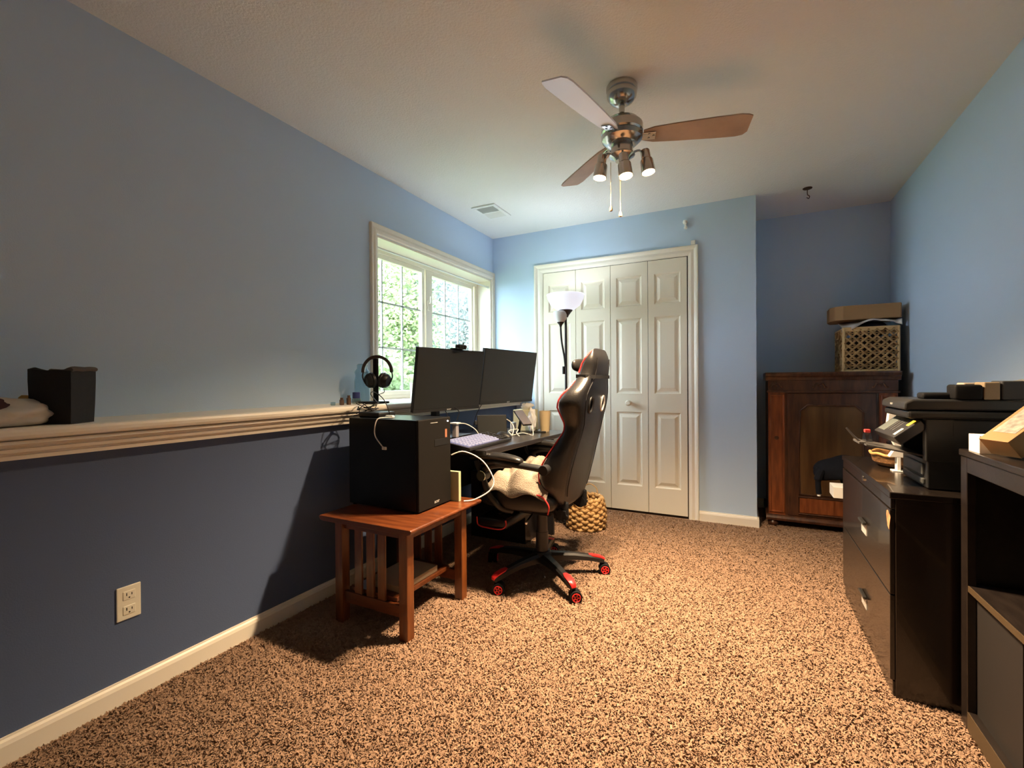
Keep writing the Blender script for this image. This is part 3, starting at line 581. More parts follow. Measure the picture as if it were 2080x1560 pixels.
m = MB(); m.lathe([(0, 0.0), (0.03, 0.004), (0.045, 0.0), (0.03, -0.006), (0, -0.004)], 20, loc=(-1.850, 0.445, LZ + 0.070), rot=Matrix.Rotation(R_(28), 3, 'Y'), sy=1.5); m.build('opening', mat('bag_inside', (0.06, 0.02, 0.02), 0.8), t, smooth=True)
m = MB(); r = bmesh.ops.create_icosphere(m.b, subdivisions=3, radius=1.0)
for v in r['verts']:
    p = v.co.copy(); n_ = 1 + 0.3 * noise.noise(p * 2.0 + Vector((3, 1, 2))); v.co = Vector((-1.965 + p.x * 0.028 * n_, 0.575 + p.y * 0.028 * n_, max(LZ + 0.0015, LZ + 0.045 + p.z * 0.044 * n_)))
tag(m.build('snack_wrapper', mat('wrapper_orange', (0.42, 0.24, 0.03), 0.5), None, smooth=True, ang=180), 'crumpled orange wrapper between the white bag and the black bin', 'wrapper')

# ================================================================== DESK AND WHAT STANDS ON IT
DZ = 0.735
desk = thing('desk', (-1.5, 2.5, 0), 'black computer desk below the window with a slightly curved front edge', 'desk')
DESKM = mat('desk_black', (0.016, 0.014, 0.015), 0.28, spec=0.5, bump=0.02, bscale=90)
m = MB()
fr = [(-1.175, 1.70 + 0.0), (-1.165, 2.0), (-1.140, 2.4), (-1.105, 2.8), (-1.085, 3.03), (-1.105, 3.06)]
m.prism([(-1.870, 1.999), (-1.870, 3.08)] + fr[::-1][:-2] + [(-1.165, 1.999)], 'z', DZ - 0.028, DZ)
m.build('desktop', DESKM, desk, bevel=0.004)
MB().box(-1.84, -1.20, 2.99, 3.015, 0.0, DZ - 0.028, 0.002).build('side_panel', DESKM, desk)
MB().box(-1.86, -1.66, 2.02, 2.045, 0.0, DZ - 0.028, 0.002).build('side_panel', DESKM, desk)
MB().box(-1.78, -1.76, 2.045, 2.99, 0.35, DZ - 0.028, 0.002).build('modesty_panel', DESKM, desk)
MB().box(-1.72, -1.30, 2.74, 2.985, 0.0, 0.46, 0.004).build('drawer_pedestal', DESKM, desk)
# monitors
def monitor(p0, p1, z0, z1, lean, label):
    p0 = Vector((*p0, 0)); p1 = Vector((*p1, 0)); ux = (p1 - p0).normalized(); w = (p1 - p0).length; h = (z1 - z0)
    nrm = Vector((ux.y, -ux.x, 0))   # towards the chair
    if nrm.x < 0: nrm = -nrm
    up = (Vector((0, 0, 1)) * math.cos(lean) + nrm * math.sin(lean)); n2 = ux.cross(up); n2 = n2 if n2.dot(nrm) > 0 else -n2
    base = p0 + Vector((0, 0, z0)); H2 = h / math.cos(lean)
    t = thing('monitor', tuple(base + ux * w / 2), label, 'monitor', 'pair of monitors on the desk')
    def bx(mb, a0, a1, b0, b1, d0, d1):
        P = [base + ux * a + up * b + n2 * d_ for d_ in (d0, d1) for (a, b) in ((a0, b0), (a1, b0), (a1, b1), (a0, b1))]
        v = [mb.b.verts.new(p) for p in P]
        for f in ((0, 1, 2, 3), (7, 6, 5, 4), (0, 4, 5, 1), (1, 5, 6, 2), (2, 6, 7, 3), (3, 7, 4, 0)): mb.b.faces.new([v[i] for i in f])
    m = MB(); bx(m, 0, w, 0, H2, -0.022, 0.0); m.build('housing', BLK, t, bevel=0.002)
    m = MB(); bx(m, 0.004, w - 0.004, 0.018, H2 - 0.004, 0.0002, 0.001); m.build('screen', SCREEN, t)
    m = MB(); bx(m, 0.0, w, 0.0, 0.016, 0.0, 0.003); m.build('bezel', mat('bezel_black', (0.02, 0.02, 0.019), 0.4), t)
    m = MB(); bx(m, w * 0.3, w * 0.7, H2 * 0.3, H2 * 0.7, -0.05, -0.022); m.build('rear_hump', BLK, t, bevel=0.004)
    # small maker's lettering at the middle of the lower bezel
    c = base + ux * w / 2 + up * 0.009 + n2 * 0.0042
    cu = bpy.data.curves.new('logo', 'FONT'); cu.body = 'acer'; cu.size = 0.020; cu.extrude = 0.0006; cu.align_x = 'CENTER'; cu.align_y = 'CENTER'; cu.materials.append(SILVER)
    o = bpy.data.objects.new('logo', cu); C.objects.link(o)
    uu = ux if ux.cross(up).dot(n2) > 0 else -ux
    mw0 = Matrix(((uu.x, up.x, n2.x, c.x), (uu.y, up.y, n2.y, c.y), (uu.z, up.z, n2.z, c.z), (0, 0, 0, 1)))
    mw = mw0; o = tomesh(o); o.parent = t; o.matrix_parent_inverse = Matrix.Translation(t.location).inverted(); o.matrix_basis = mw
    return t
monitor((-1.632, 2.005), (-1.534, 2.545), 0.913, 1.276, R_(8), 'black monitor nearer the camera with a webcam on top, screen dark')
monitor((-1.532, 2.552), (-1.452, 3.190), 0.934, 1.300, R_(8), 'black monitor farther from the camera, toward the closet, screen dark')
t = thing('monitor_stand', (-1.66, 2.45, DZ), 'black dual monitor stand post with silver crossbar on the desk', 'stand')
m = MB(); m.box(-1.80, -1.56, 2.20, 2.50, DZ, DZ + 0.018, 0.004); m.build('base', BLK, t)
m = MB(); m.box(-1.685, -1.645, 2.235, 2.275, DZ + 0.016, 1.06, 0.004); m.build('post', BLK, t)
m = MB(); m.cyl((-1.640, 2.25, 0.925), (-1.545, 2.93, 0.945), 0.008, seg=12); m.build('crossbar', SILVER, t, smooth=True)
m = MB(); m.tube([(-1.665, 2.255, 1.04), (-1.63, 2.27, 1.08)], 0.012, 8); m.tube([(-1.665, 2.255, 1.02), (-1.60, 2.60, 1.06), (-1.555, 2.85, 1.10)], 0.012, 8); m.build('arm', BLK, t, smooth=True)
t = thing('webcam', (-1.53, 2.33, 1.28), 'small black webcam clipped on top of the nearer monitor', 'webcam')
m = MB(); m.box(-1.545, -1.505, 2.29, 2.365, 1.282, 1.308, 0.008, 3); m.build('body', BLK, t, smooth=True)
m = MB(); m.cyl((-1.506, 2.345, 1.295), (-1.499, 2.345, 1.295), 0.009, seg=20); m.build('lens', mat('lens', (0.02, 0.01, 0.015), 0.1), t, smooth=True)
m = MB(); m.box(-1.550, -1.500, 2.25, 2.35, 1.278, 1.284, 0.001).box(-1.575, -1.568, 2.31, 2.34, 1.24, 1.284, 0.001).box(-1.575, -1.545, 2.31, 2.34, 1.279, 1.284, 0.001); m.build('clip', BLK, t)
m = MB(); m.box(-1.53, -1.524, 2.352, 2.362, 1.306, 1.322, 0.002); m.build('privacy_tab', BLK, t)
# keyboard
kb = thing('keyboard', (-1.30, 2.20, DZ), 'black keyboard with glowing white-violet key backlight on the desk', 'keyboard')
KA, KX0, KX1, KY0, KY1 = 0, -1.395, -1.225, 1.945, 2.40
def ktop(x): return DZ + 0.018 + (KX1 - x) * 0.16
m = MB()
v = [(x, y, z) for y in (KY0, KY1) for (x, z) in ((KX1, DZ + 0.002), (KX1, ktop(KX1) - 0.003), (KX0, ktop(KX0) - 0.003), (KX0, DZ + 0.010))]
m.loft([v[:4], v[4:]]); m.build('tray', BLK, kb, bevel=0.002)
KEYM = mat('key_backlit', (0.10, 0.10, 0.12), 0.5, emit=(0.74, 0.72, 1.0), estr=0.11)
GLOW = mat('key_glow', (0.03, 0.03, 0.05), 0.5, emit=(0.50, 0.42, 1.0), estr=0.03)
m = MB(); m.quad((KX1 - 0.012, KY0 + 0.006, ktop(KX1 - 0.012) - 0.002), (KX1 - 0.012, KY1 - 0.09, ktop(KX1 - 0.012) - 0.002), (KX0 + 0.008, KY1 - 0.09, ktop(KX0 + 0.008) - 0.002), (KX0 + 0.008, KY0 + 0.006, ktop(KX0 + 0.008) - 0.002)); m.build('backlight', GLOW, kb)
rows_k = 6; kw = (KX1 - KX0 - 0.024) / rows_k; cnt = 0
for rI in range(rows_k):
    x = KX1 - 0.014 - kw * (rI + 0.5); ncol = [9, 12, 13, 14, 15, 15][rI]
    if rI == 0: wl = [1.2, 1.2, 1.2, 6.4, 1.2, 1.2, 1.2, 1.2]
    else: wl = [1.0] * 15
    tot = sum(wl); yy = KY1 - 0.012; uw = (KY1 - KY0 - 0.024) / tot
    for w_ in wl:
        a = yy - uw * w_; zt2 = ktop(x) + 0.006
        m = MB(); m.box(x - kw * 0.36, x + kw * 0.36, a + 0.0035, yy - 0.0035, zt2 - 0.009, zt2, 0.0018, 1); m.build('keycap', KEYM if yy < KY1 - 0.09 else BLK, kb); yy = a
# mouse
m = MB(); r = bmesh.ops.create_uvsphere(m.b, u_segments=24, v_segments=14, radius=1.0)
for v_ in r['verts']: v_.co = Vector((-1.345 + v_.co.x * 0.055, 2.53 + v_.co.y * 0.031, DZ + max(0.0, v_.co.z) * 0.036 * (1 - 0.25 * v_.co.x)))
tag(m.build('computer_mouse', BLK, None, smooth=True, ang=60), 'black computer mouse on the desk beyond the keyboard', 'mouse')
# tablet display
t = thing('tablet', (-1.46, 2.60, DZ), 'small dark tablet screen propped up on the desk below the monitors', 'tablet')
q = Matrix.Rotation(R_(38), 3, 'Z') @ Matrix.Rotation(R_(-14), 3, 'X')
m = MB(); m.box(-0.098, 0.098, -0.005, 0.005, 0, 0.128, 0.004, rot=q, loc=(-1.465, 2.60, DZ + 0.006)); m.build('body', BLK, t)
m = MB(); m.box(-0.090, 0.090, -0.0062, -0.0052, 0.008, 0.120, rot=q, loc=(-1.465, 2.60, DZ + 0.006)); m.build('screen', SCREEN, t)
m = MB(); m.box(-0.05, 0.05, 0.006, 0.070, -0.004, 0.006, 0.002, rot=Matrix.Rotation(R_(38), 3, 'Z'), loc=(-1.465, 2.60, DZ + 0.004)).box(-0.05, 0.05, -0.002, 0.004, 0, 0.09, 0.001, rot=Matrix.Rotation(R_(38), 3, 'Z') @ Matrix.Rotation(R_(20), 3, 'X'), loc=(-1.487, 2.650, DZ + 0.006)); m.build('stand', BLK, t)
m = MB(); m.box(-0.115, -0.098, -0.02, 0.012, 0.06, 0.09, 0.004, rot=q, loc=(-1.465, 2.60, DZ + 0.006)); m.build('camera_knob', BLK, t)
# phone on a stand
t = thing('phone_stand', (-1.33, 2.77, DZ), 'black angled phone stand on the desk in front of the cream box', 'stand')
m = MB(); m.box(-1.385, -1.285, 2.73, 2.81, DZ, DZ + 0.008, 0.003).box(-0.008, 0.008, -0.01, 0.01, 0, 0.10, 0.003, rot=Matrix.Rotation(R_(12), 3, 'Y'), loc=(-1.362, 2.775, DZ + 0.004)); m.build('base', BLK, t)
qp = Matrix.Rotation(R_(-32), 3, 'Z') @ Matrix.Rotation(R_(36), 3, 'Y')
m = MB(); m.box(-0.076, 0.076, -0.036, 0.036, -0.004, 0.0, 0.002, rot=qp, loc=(-1.325, 2.765, DZ + 0.105)); m.build('cradle', BLK, t)
m = MB(); m.box(-0.072, 0.072, -0.034, 0.034, 0.0, 0.009, 0.003, rot=qp, loc=(-1.325, 2.765, DZ + 0.105)); tag(m.build('mobile_phone', mat('phone_face', (0.16, 0.14, 0.14), 0.15)), 'phone lying tilted on the black phone stand', 'phone')
# cream box, tissue, cup
t = thing('tissue_box', (-1.40, 2.98, DZ), 'pale yellow tissue box at the far end of the desk', 'box')
YEL = mat('pale_yellow_card', (0.66, 0.60, 0.36), 0.7)
MB().box(-1.478, -1.338, 2.925, 3.045, DZ, 0.882, 0.003).build('carton', YEL, t)
m = MB(); nn = 16
rings = []
for (s, z) in ((0.016, 0.880), (0.030, 0.892), (0.046, 0.905), (0.040, 0.915), (0.018, 0.925)):
    rings.append([(-1.385 + s * math.cos(2 * PI * k / nn) * (1 + 0.35 * math.sin(3 * k + z * 60)), 2.965 + 0.5 * s * math.sin(2 * PI * k / nn), z + 0.008 * math.sin(2.3 * k)) for k in range(nn)])
m.loft(rings); m.build('tissue', PAPERM, t, smooth=True, ang=180)
m = MB(); r = bmesh.ops.create_icosphere(m.b, subdivisions=4, radius=1.0)
for v_ in r['verts']:
    p = v_.co.copy(); n_ = 1 + 0.35 * noise.noise(p * 2.2 + Vector((1, 5, 2))); v_.co = Vector((-1.322 + p.x * 0.032 * n_, 2.905 + p.y * 0.02 * n_, max(DZ + 0.001, DZ + 0.075 + p.z * 0.082 * n_)))
tag(m.build('plastic_bag', mat('white_film', (0.80, 0.80, 0.80), 0.35, bump=0.4, bscale=30), None, smooth=True, ang=180), 'crumpled white plastic bag between the tissue box and the tan cup', 'bag')
m = MB(); m.lathe([(0, 0), (0.030, 0), (0.031, 0.004), (0.040, 0.142), (0.0375, 0.142), (0.028, 0.008), (0, 0.006)], 28, loc=(-1.245, 2.955, DZ))
tag(m.build('paper_cup', mat('tan_paper', (0.70, 0.55, 0.32), 0.7), None, smooth=True), 'tall tan paper cup at the far end of the desk', 'cup')
m = MB(); m.cyl((-1.30, 2.845, DZ + 0.006), (-1.20, 2.865, DZ + 0.006), 0.005, seg=10); tag(m.build('pen', BLK, None, smooth=True), 'black pen lying near the far corner of the desk', 'pen')
# charger with cables
t = thing('cube_charger', (-1.62, 2.33, DZ), 'clear-topped cube charger with white plug on the desk behind the keyboard', 'charger')
MB().box(-1.555, -1.525, 2.27, 2.30, DZ + 0.018, 0.832, 0.004).build('body', mat('charger_grey', (0.35, 0.33, 0.36), 0.4), t)
MB().box(-1.565, -1.515, 2.262, 2.308, 0.832, 0.842, 0.003).build('plug', WHITE, t)
m = MB(); m.tube(smoothpath([(-1.52, 2.29, 0.836), (-1.48, 2.31, 0.832), (-1.43, 2.33, 0.80), (-1.415, 2.34, 0.765), (-1.435, 2.33, 0.740), (-1.48, 2.32, 0.738)], 8), 0.0028, 8)
tag(m.build('adapter_cable', CABLEW, None, smooth=True), 'white cord arching from the cube charger onto the desk', 'cable')
m = MB()
m.tube(smoothpath([(-1.33, 2.62, DZ + 0.004), (-1.34, 2.66, DZ + 0.05), (-1.375, 2.68, DZ + 0.085), (-1.41, 2.69, DZ + 0.10)], 8), 0.0035, 8)
m.tube(smoothpath([(-1.32, 2.60, DZ + 0.004), (-1.36, 2.63, DZ + 0.03), (-1.31, 2.66, DZ + 0.04), (-1.30, 2.62, DZ + 0.02), (-1.27, 2.60, DZ + 0.004)], 8), 0.003, 8)
m.tube(smoothpath([(-1.33, 2.63, DZ + 0.004), (-1.30, 2.70, DZ + 0.012), (-1.26, 2.72, DZ + 0.004), (-1.22, 2.70, DZ + 0.004), (-1.27, 2.78, DZ + 0.07), (-1.31, 2.80, DZ + 0.06)], 8), 0.0028, 8)
tag(m.build('cable_bundle', CABLEW, None, smooth=True), 'bundle of white and blue-lit cables between the mouse and phone stand', 'cable')
for k, (pts, lb) in enumerate((([(-1.60, 2.26, 0.92), (-1.585, 2.27, 0.87), (-1.59, 2.25, 0.80), (-1.60, 2.24, DZ + 0.02)], 'thin black cable hanging straight down beside the monitor stand post'),
        ([(-1.57, 2.32, 0.93), (-1.55, 2.34, 0.90), (-1.56, 2.33, 0.85), (-1.56, 2.31, DZ + 0.022)], 'black cable hanging from the nearer monitor to the cube charger'),
        ([(-1.57, 2.66, 0.945), (-1.58, 2.64, 0.915), (-1.60, 2.62, 0.86), (-1.62, 2.60, DZ + 0.022)], 'black cable with a thick plug hanging from the farther monitor'))):
    m = MB(); m.tube(smoothpath(pts, 8), 0.0026, 6); tag(m.build('monitor_cable', BLK, None, smooth=True), lb, 'cable', 'cables hanging behind the monitors')
t = thing('power_adapter', (-1.36, 2.86, DZ), 'small white power adapter beside the phone stand', 'adapter')
m = MB(); m.box(-1.44, -1.405, 2.80, 2.835, DZ, DZ + 0.07, 0.006); m.build('body', WHITE, t)

# ================================================================== GAMING CHAIR (faces the desk, -x)
ch = thing('gaming_chair', (-1.0, 2.35, 0), 'black leather gaming chair with red piping and a cream blanket on its seat', 'chair')
CYc = 2.35
def interp(tab, z):
    xs = [a for a, _ in tab]; ys = [b for _, b in tab]
    return float(np.interp(z, xs, ys))
XF = [(0.455, -0.845), (0.488, -0.865), (0.526, -0.905), (0.578, -0.928), (0.626, -0.928), (0.683, -0.900), (0.733, -0.868), (0.79, -0.830), (0.83, -0.802), (0.874, -0.798), (0.915, -0.812), (0.956, -0.825), (1.0, -0.812), (1.045, -0.775), (1.09, -0.755), (1.12, -0.745), (1.17, -0.728), (1.215, -0.700), (1.238, -0.680)]
XB = [(0.42, -0.815), (0.476, -0.812), (0.58, -0.790), (0.717, -0.755), (0.85, -0.718), (0.95, -0.700), (1.02, -0.690), (1.1, -0.672), (1.18, -0.658), (1.215, -0.662), (1.245, -0.676)]
WD = [(0.455, 0.17), (0.49, 0.215), (0.55, 0.25), (0.65, 0.255), (0.75, 0.240), (0.86, 0.222), (0.93, 0.252), (0.98, 0.268), (1.03, 0.255), (1.07, 0.200), (1.10, 0.165), (1.14, 0.155), (1.20, 0.152), (1.235, 0.125)]
zs = list(np.linspace(0.455, 1.238, 36)); rings = []
for z in zs:
    xf, xb, w = interp(XF, z), interp(XB, z), interp(WD, z); th = xb - xf
    cdep = 0.42 if 0.5 < z < 1.06 else 0.12
    xc = xf + th * cdep
    ring = []
    # front from -w to +w then back
    for (v_, x_) in ((-1.0, xf + th * 0.35), (-0.97, xf + th * 0.10), (-0.88, xf), (-0.74, xf + th * 0.05), (-0.60, xc - th * 0.06), (-0.4, xc), (0, xc + th * 0.03), (0.4, xc), (0.60, xc - th * 0.06), (0.74, xf + th * 0.05), (0.88, xf), (0.97, xf + th * 0.10), (1.0, xf + th * 0.35),
                     (1.0, xf + th * 0.7), (0.93, xb - th * 0.08), (0.75, xb), (0.35, xb + 0.004), (0, xb + 0.006), (-0.35, xb + 0.004), (-0.75, xb), (-0.93, xb - th * 0.08), (-1.0, xf + th * 0.7)):
        ring.append((x_, CYc + v_ * w, z))
    rings.append(ring)
def shrink(ring, s, dz):
    cx_ = sum(p[0] for p in ring) / len(ring); cy_ = sum(p[1] for p in ring) / len(ring)
    return [(cx_ + (p[0] - cx_) * s, cy_ + (p[1] - cy_) * s, p[2] + dz) for p in ring]
rings = [shrink(rings[0], 0.75, -0.020)] + rings + [shrink(rings[-1], 0.85, 0.009), shrink(rings[-1], 0.5, 0.013)]
m = MB(); m.loft(rings); back = m.build('backrest', LEATHER, ch, smooth=True, sub=1)
# oval belt openings cut through the shoulders
cut = MB()
for sg in (-1, 1):
    cut.lathe([(0, -0.2), (0.034, -0.2), (0.034, 0.2), (0, 0.2)], 24, loc=(-0.74, CYc + sg * 0.105, 0.962), rot=Matrix.Rotation(R_(90), 3, 'Y'), sx=1.15, sy=0.8)
co = cut.build('cutter', BLK)
bo = back.modifiers.new('holes', 'BOOLEAN'); bo.operation = 'DIFFERENCE'; bo.object = co; bo.solver = 'EXACT'
dg = bpy.context.evaluated_depsgraph_get(); me2 = bpy.data.meshes.new_from_object(back.evaluated_get(dg)); back.modifiers.clear(); back.data = me2
bpy.data.objects.remove(co)
for sg in (-1, 1):
    m = MB(); m.tube([(interp(XB, 0.962 + 0.040 * math.cos(a)) + 0.005, CYc + sg * 0.105 + 0.028 * math.sin(a), 0.962 + 0.040 * math.cos(a)) for a in np.linspace(0, 2 * PI, 28, endpoint=False)], 0.005, 8, closed=True)
    m.build('belt_ring', SILVER if sg > 0 else BLK, ch, smooth=True)
for sg in (-1, 1):
    for (za, zb_) in ((0.465, 1.085), (1.125, 1.235)):
        pts = [(interp(XF, z) - 0.001, CYc + sg * interp(WD, z) * 0.90, z) for z in np.linspace(za, zb_, 34)]
        m = MB(); m.tube(pts, 0.0042, 8); m.build('piping', RED, ch, smooth=True)
# back panel seams
for sg in (-1, 1):
    pts = [(interp(XB, z) + 0.004, CYc + sg * interp(WD, z) * 0.72, z) for z in np.linspace(0.50, 1.20, 24)]
    m = MB(); m.tube(pts, 0.0022, 6); s_ = m.build('seam', BLKM); s_.parent = back
m = MB(); pts = [(interp(XF, 1.108) - 0.004, CYc - 0.155, 1.108), (interp(XF, 1.108) - 0.004, CYc + 0.155, 1.108), (-0.700, CYc + 0.166, 1.106), (-0.662, CYc + 0.13, 1.104), (-0.662, CYc - 0.13, 1.104), (-0.700, CYc - 0.166, 1.106)]
rg_ = [[Vector(p) + Vector((0, 0, a)) + (Vector(p) - Vector((-0.71, CYc, p[2]))).normalized() * b for (a, b) in ((-0.009, -0.002), (0.009, -0.002), (0.009, 0.004), (-0.009, 0.004))] for p in pts]
m.loft(rg_ + [rg_[0]], False, False); st = m.build('head_strap', BLKM, ch)
m = MB(); rings = []
for v_ in np.linspace(-1, 1, 13):
    s = math.sqrt(max(0.05, 1 - 0.75 * v_ * v_)) * (1.0 + 0.25 * abs(v_)); rings.append([(-0.760 - 0.024 * abs(v_) + 0.017 * s * math.cos(a), CYc + v_ * 0.12, 1.165 + 0.034 * s * math.sin(a)) for a in np.linspace(0, 2 * PI, 18, endpoint=False)])
m.loft(rings); m.build('neck_pillow', LEATHER, ch, smooth=True, sub=1)
# seat
m = MB(); rings = []
for v_ in np.linspace(-1, 1, 15):
    w = 0.262 * v_; hgt = 0.030 * (abs(v_) ** 3); zt2 = 0.498 + hgt; e = 1 - 0.10 * abs(v_) ** 6
    rings.append([(-1.262, CYc + w, 0.430), (-1.282, CYc + w, 0.455), (-1.268, CYc + w, 0.488), (-1.20, CYc + w, zt2), (-1.05, CYc + w, zt2 - 0.006), (-0.90, CYc + w, zt2), (-0.850, CYc + w, zt2 - 0.01), (-0.832, CYc + w, 0.455), (-0.86, CYc + w, 0.420), (-1.05, CYc + w, 0.412)])
m.loft(rings); m.build('seat', LEATHER, ch, smooth=True, sub=1)
for sg in (-1, 1):
    m = MB(); m.tube(smoothpath([(-0.96, CYc + sg * 0.256, 0.516), (-0.90, CYc + sg * 0.264, 0.512), (-0.862, CYc + sg * 0.264, 0.470), (-0.868, CYc + sg * 0.262, 0.425)], 6), 0.004, 8); m.build('piping', RED, ch, smooth=True)
m = MB(); m.box(-1.18, -0.86, CYc - 0.10, CYc + 0.10, 0.385, 0.415, 0.006).box(-1.12, -0.93, CYc - 0.07, CYc + 0.07, 0.355, 0.388, 0.008); m.build('mechanism', BLKM, ch)
m = MB(); m.tube(smoothpath([(-1.03, CYc - 0.06, 0.372), (-1.0, CYc - 0.20, 0.372), (-0.985, CYc - 0.262, 0.372)], 5), 0.0045, 8).lathe([(0, -.009), (.007, -.006), (.008, 0), (.007, .006), (0, .009)], 12, loc=(-0.983, CYc - 0.268, 0.372)); m.build('tilt_lever', CHROME, ch, smooth=True)
for sg in (-1, 1):
    m = MB(); m.box(-0.88, -0.80, CYc + sg * 0.150 - 0.014, CYc + sg * 0.150 + 0.014, 0.375, 0.47, 0.015, 3).cyl((-0.835, CYc + sg * 0.130, 0.40), (-0.835, CYc + sg * 0.170, 0.40), 0.030, seg=24)
    for a in range(8): m.cyl((-0.835 + 0.030 * math.cos(a * PI / 4), CYc + sg * 0.160, 0.40 + 0.030 * math.sin(a * PI / 4)), (-0.835 + 0.030 * math.cos(a * PI / 4), CYc + sg * 0.174, 0.40 + 0.030 * math.sin(a * PI / 4)), 0.006, seg=8)
    m.build('recliner_hinge', BLKM, ch, smooth=True)
# armrests
for sg in (-1, 1):
    ya = CYc + sg * 0.295
    m = MB(); rings = []
    P = [(-1.290, 0.682, 0.016, 0.010), (-1.275, 0.690, 0.030, 0.015), (-1.23, 0.700, 0.036, 0.019), (-1.15, 0.703, 0.037, 0.021), (-1.07, 0.700, 0.035, 0.020), (-1.01, 0.690, 0.030, 0.018), (-0.985, 0.684, 0.020, 0.012)]
    for (x, z, w, h) in P: rings.append([(x, ya + w * math.cos(a), z + h * math.sin(a)) for a in np.linspace(0, 2 * PI, 16, endpoint=False)])
    m.loft(rings); arm = m.build('arm_pad', LEATHER, ch, smooth=True, sub=1)
    m = MB()
    def bar(pts, w, h):
        rr = []
        for (x, z, s) in pts: rr.append([(x, ya + w * s * math.cos(a), z + h * s * math.sin(a)) for a in np.linspace(0, 2 * PI, 12, endpoint=False)])
        m.loft(rr)
    bar([(-1.22, 0.662, 0.8), (-1.15, 0.672, 1), (-1.05, 0.668, 1), (-0.97, 0.662, 1), (-0.90, 0.656, 1.05), (-0.862, 0.652, 1.0)], 0.022, 0.017)
    m.tube(smoothpath([(-1.05, ya, 0.662), (-1.14, ya, 0.655), (-1.195, ya, 0.635), (-1.215, ya, 0.600), (-1.205, ya, 0.555), (-1.185, ya - sg * 0.006, 0.50), (-1.155, ya - sg * 0.022, 0.455), (-1.13, ya - sg * 0.05, 0.420), (-1.10, ya - sg * 0.10, 0.400)], 5), 0.016, 10)
    m.tube(smoothpath([(-1.255, ya, 0.672), (-1.245, ya, 0.640), (-1.218, ya, 0.600)], 5), 0.014, 10)
    m.cyl((-0.868, ya - 0.024, 0.652), (-0.868, ya + 0.024, 0.652), 0.024, seg=20)
    m.build('arm_frame', BLK, ch, smooth=True, ang=50)
    m = MB(); m.cyl((-1.213, ya - 0.026, 0.598), (-1.213, ya + 0.026, 0.598), 0.027, seg=24); hb = m.build('arm_joint', BLK, ch, smooth=True)
    m = MB(); m.tube([(-1.213 + 0.026 * math.cos(a), ya + sg * 0.027, 0.598 + 0.026 * math.sin(a)) for a in np.linspace(-0.9, 1.7, 16)], 0.0018, 6); j = m.build('joint_trim', CHROME, None, smooth=True); j.parent = hb; j.matrix_parent_inverse = Matrix.Identity(4)
    m = MB(); m.cyl((-0.868, ya, 0.652), (-0.860, CYc + sg * 0.225, 0.652), 0.012, seg=10); m.build('pivot_bolt', BLK, ch, smooth=True)
# footrest hanging under the seat front
m = MB(); m.box(-1.318, -1.135, CYc - 0.19, CYc + 0.19, 0.288, 0.345, 0.02, 3); m.build('footrest', LEATHER, ch, smooth=True)
m = MB(); m.tube(smoothpath([(-1.318, CYc - 0.192, 0.340), (-1.308, CYc - 0.192, 0.298), (-1.25, CYc - 0.193, 0.290), (-1.17, CYc - 0.193, 0.292), (-1.138, CYc - 0.192, 0.315), (-1.140, CYc - 0.190, 0.342)], 6), 0.004, 8); m.build('piping', RED, ch, smooth=True)
m = MB(); m.tube([(-1.23, CYc - 0.10, 0.34), (-1.10, CYc - 0.10, 0.40)], 0.006, 8).tube([(-1.23, CYc + 0.10, 0.34), (-1.10, CYc + 0.10, 0.40)], 0.006, 8); m.build('footrest_rail', CHROME, ch, smooth=True)
# column + star base
HX, HY = -1.012, 2.352
m = MB(); m.lathe([(0, 0.36), (0.030, 0.36), (0.031, 0.25), (0.034, 0.248), (0.036, 0.13), (0.040, 0.128), (0.040, 0.10), (0, 0.10)], 28, loc=(HX, HY, 0)); m.build('gas_column', mat('column_black', (0.03, 0.03, 0.034), 0.4), ch, smooth=True)
m = MB(); m.lathe([(0, 0.145), (0.045, 0.143), (0.055, 0.13), (0.055, 0.075), (0.035, 0.065), (0, 0.065)], 30, loc=(HX, HY, 0))
LR = 0.335; angs = [-112, -41, 30, 103, 175]
for a in angs:
    ca, sa = math.cos(R_(a)), math.sin(R_(a)); rr = []
    for (d_, zc_, w, h) in ((0.03, 0.112, 0.034, 0.024), (0.10, 0.112, 0.028, 0.020), (0.18, 0.108, 0.023, 0.017), (0.26, 0.098, 0.021, 0.015), (0.32, 0.086, 0.020, 0.014), (LR + 0.012, 0.078, 0.015, 0.012)):
        rr.append([(HX + ca * d_ - sa * w * u, HY + sa * d_ + ca * w * u, zc_ + h * v_) for (u, v_) in ((-1, -1), (1, -1), (1, 0.4), (0.6, 1), (-0.6, 1), (-1, 0.4))])
    m.loft(rr)
m.build('star_base', BLK, ch, smooth=True, ang=40)
cas_dirs = [-70, -60, -66, -75, 20]
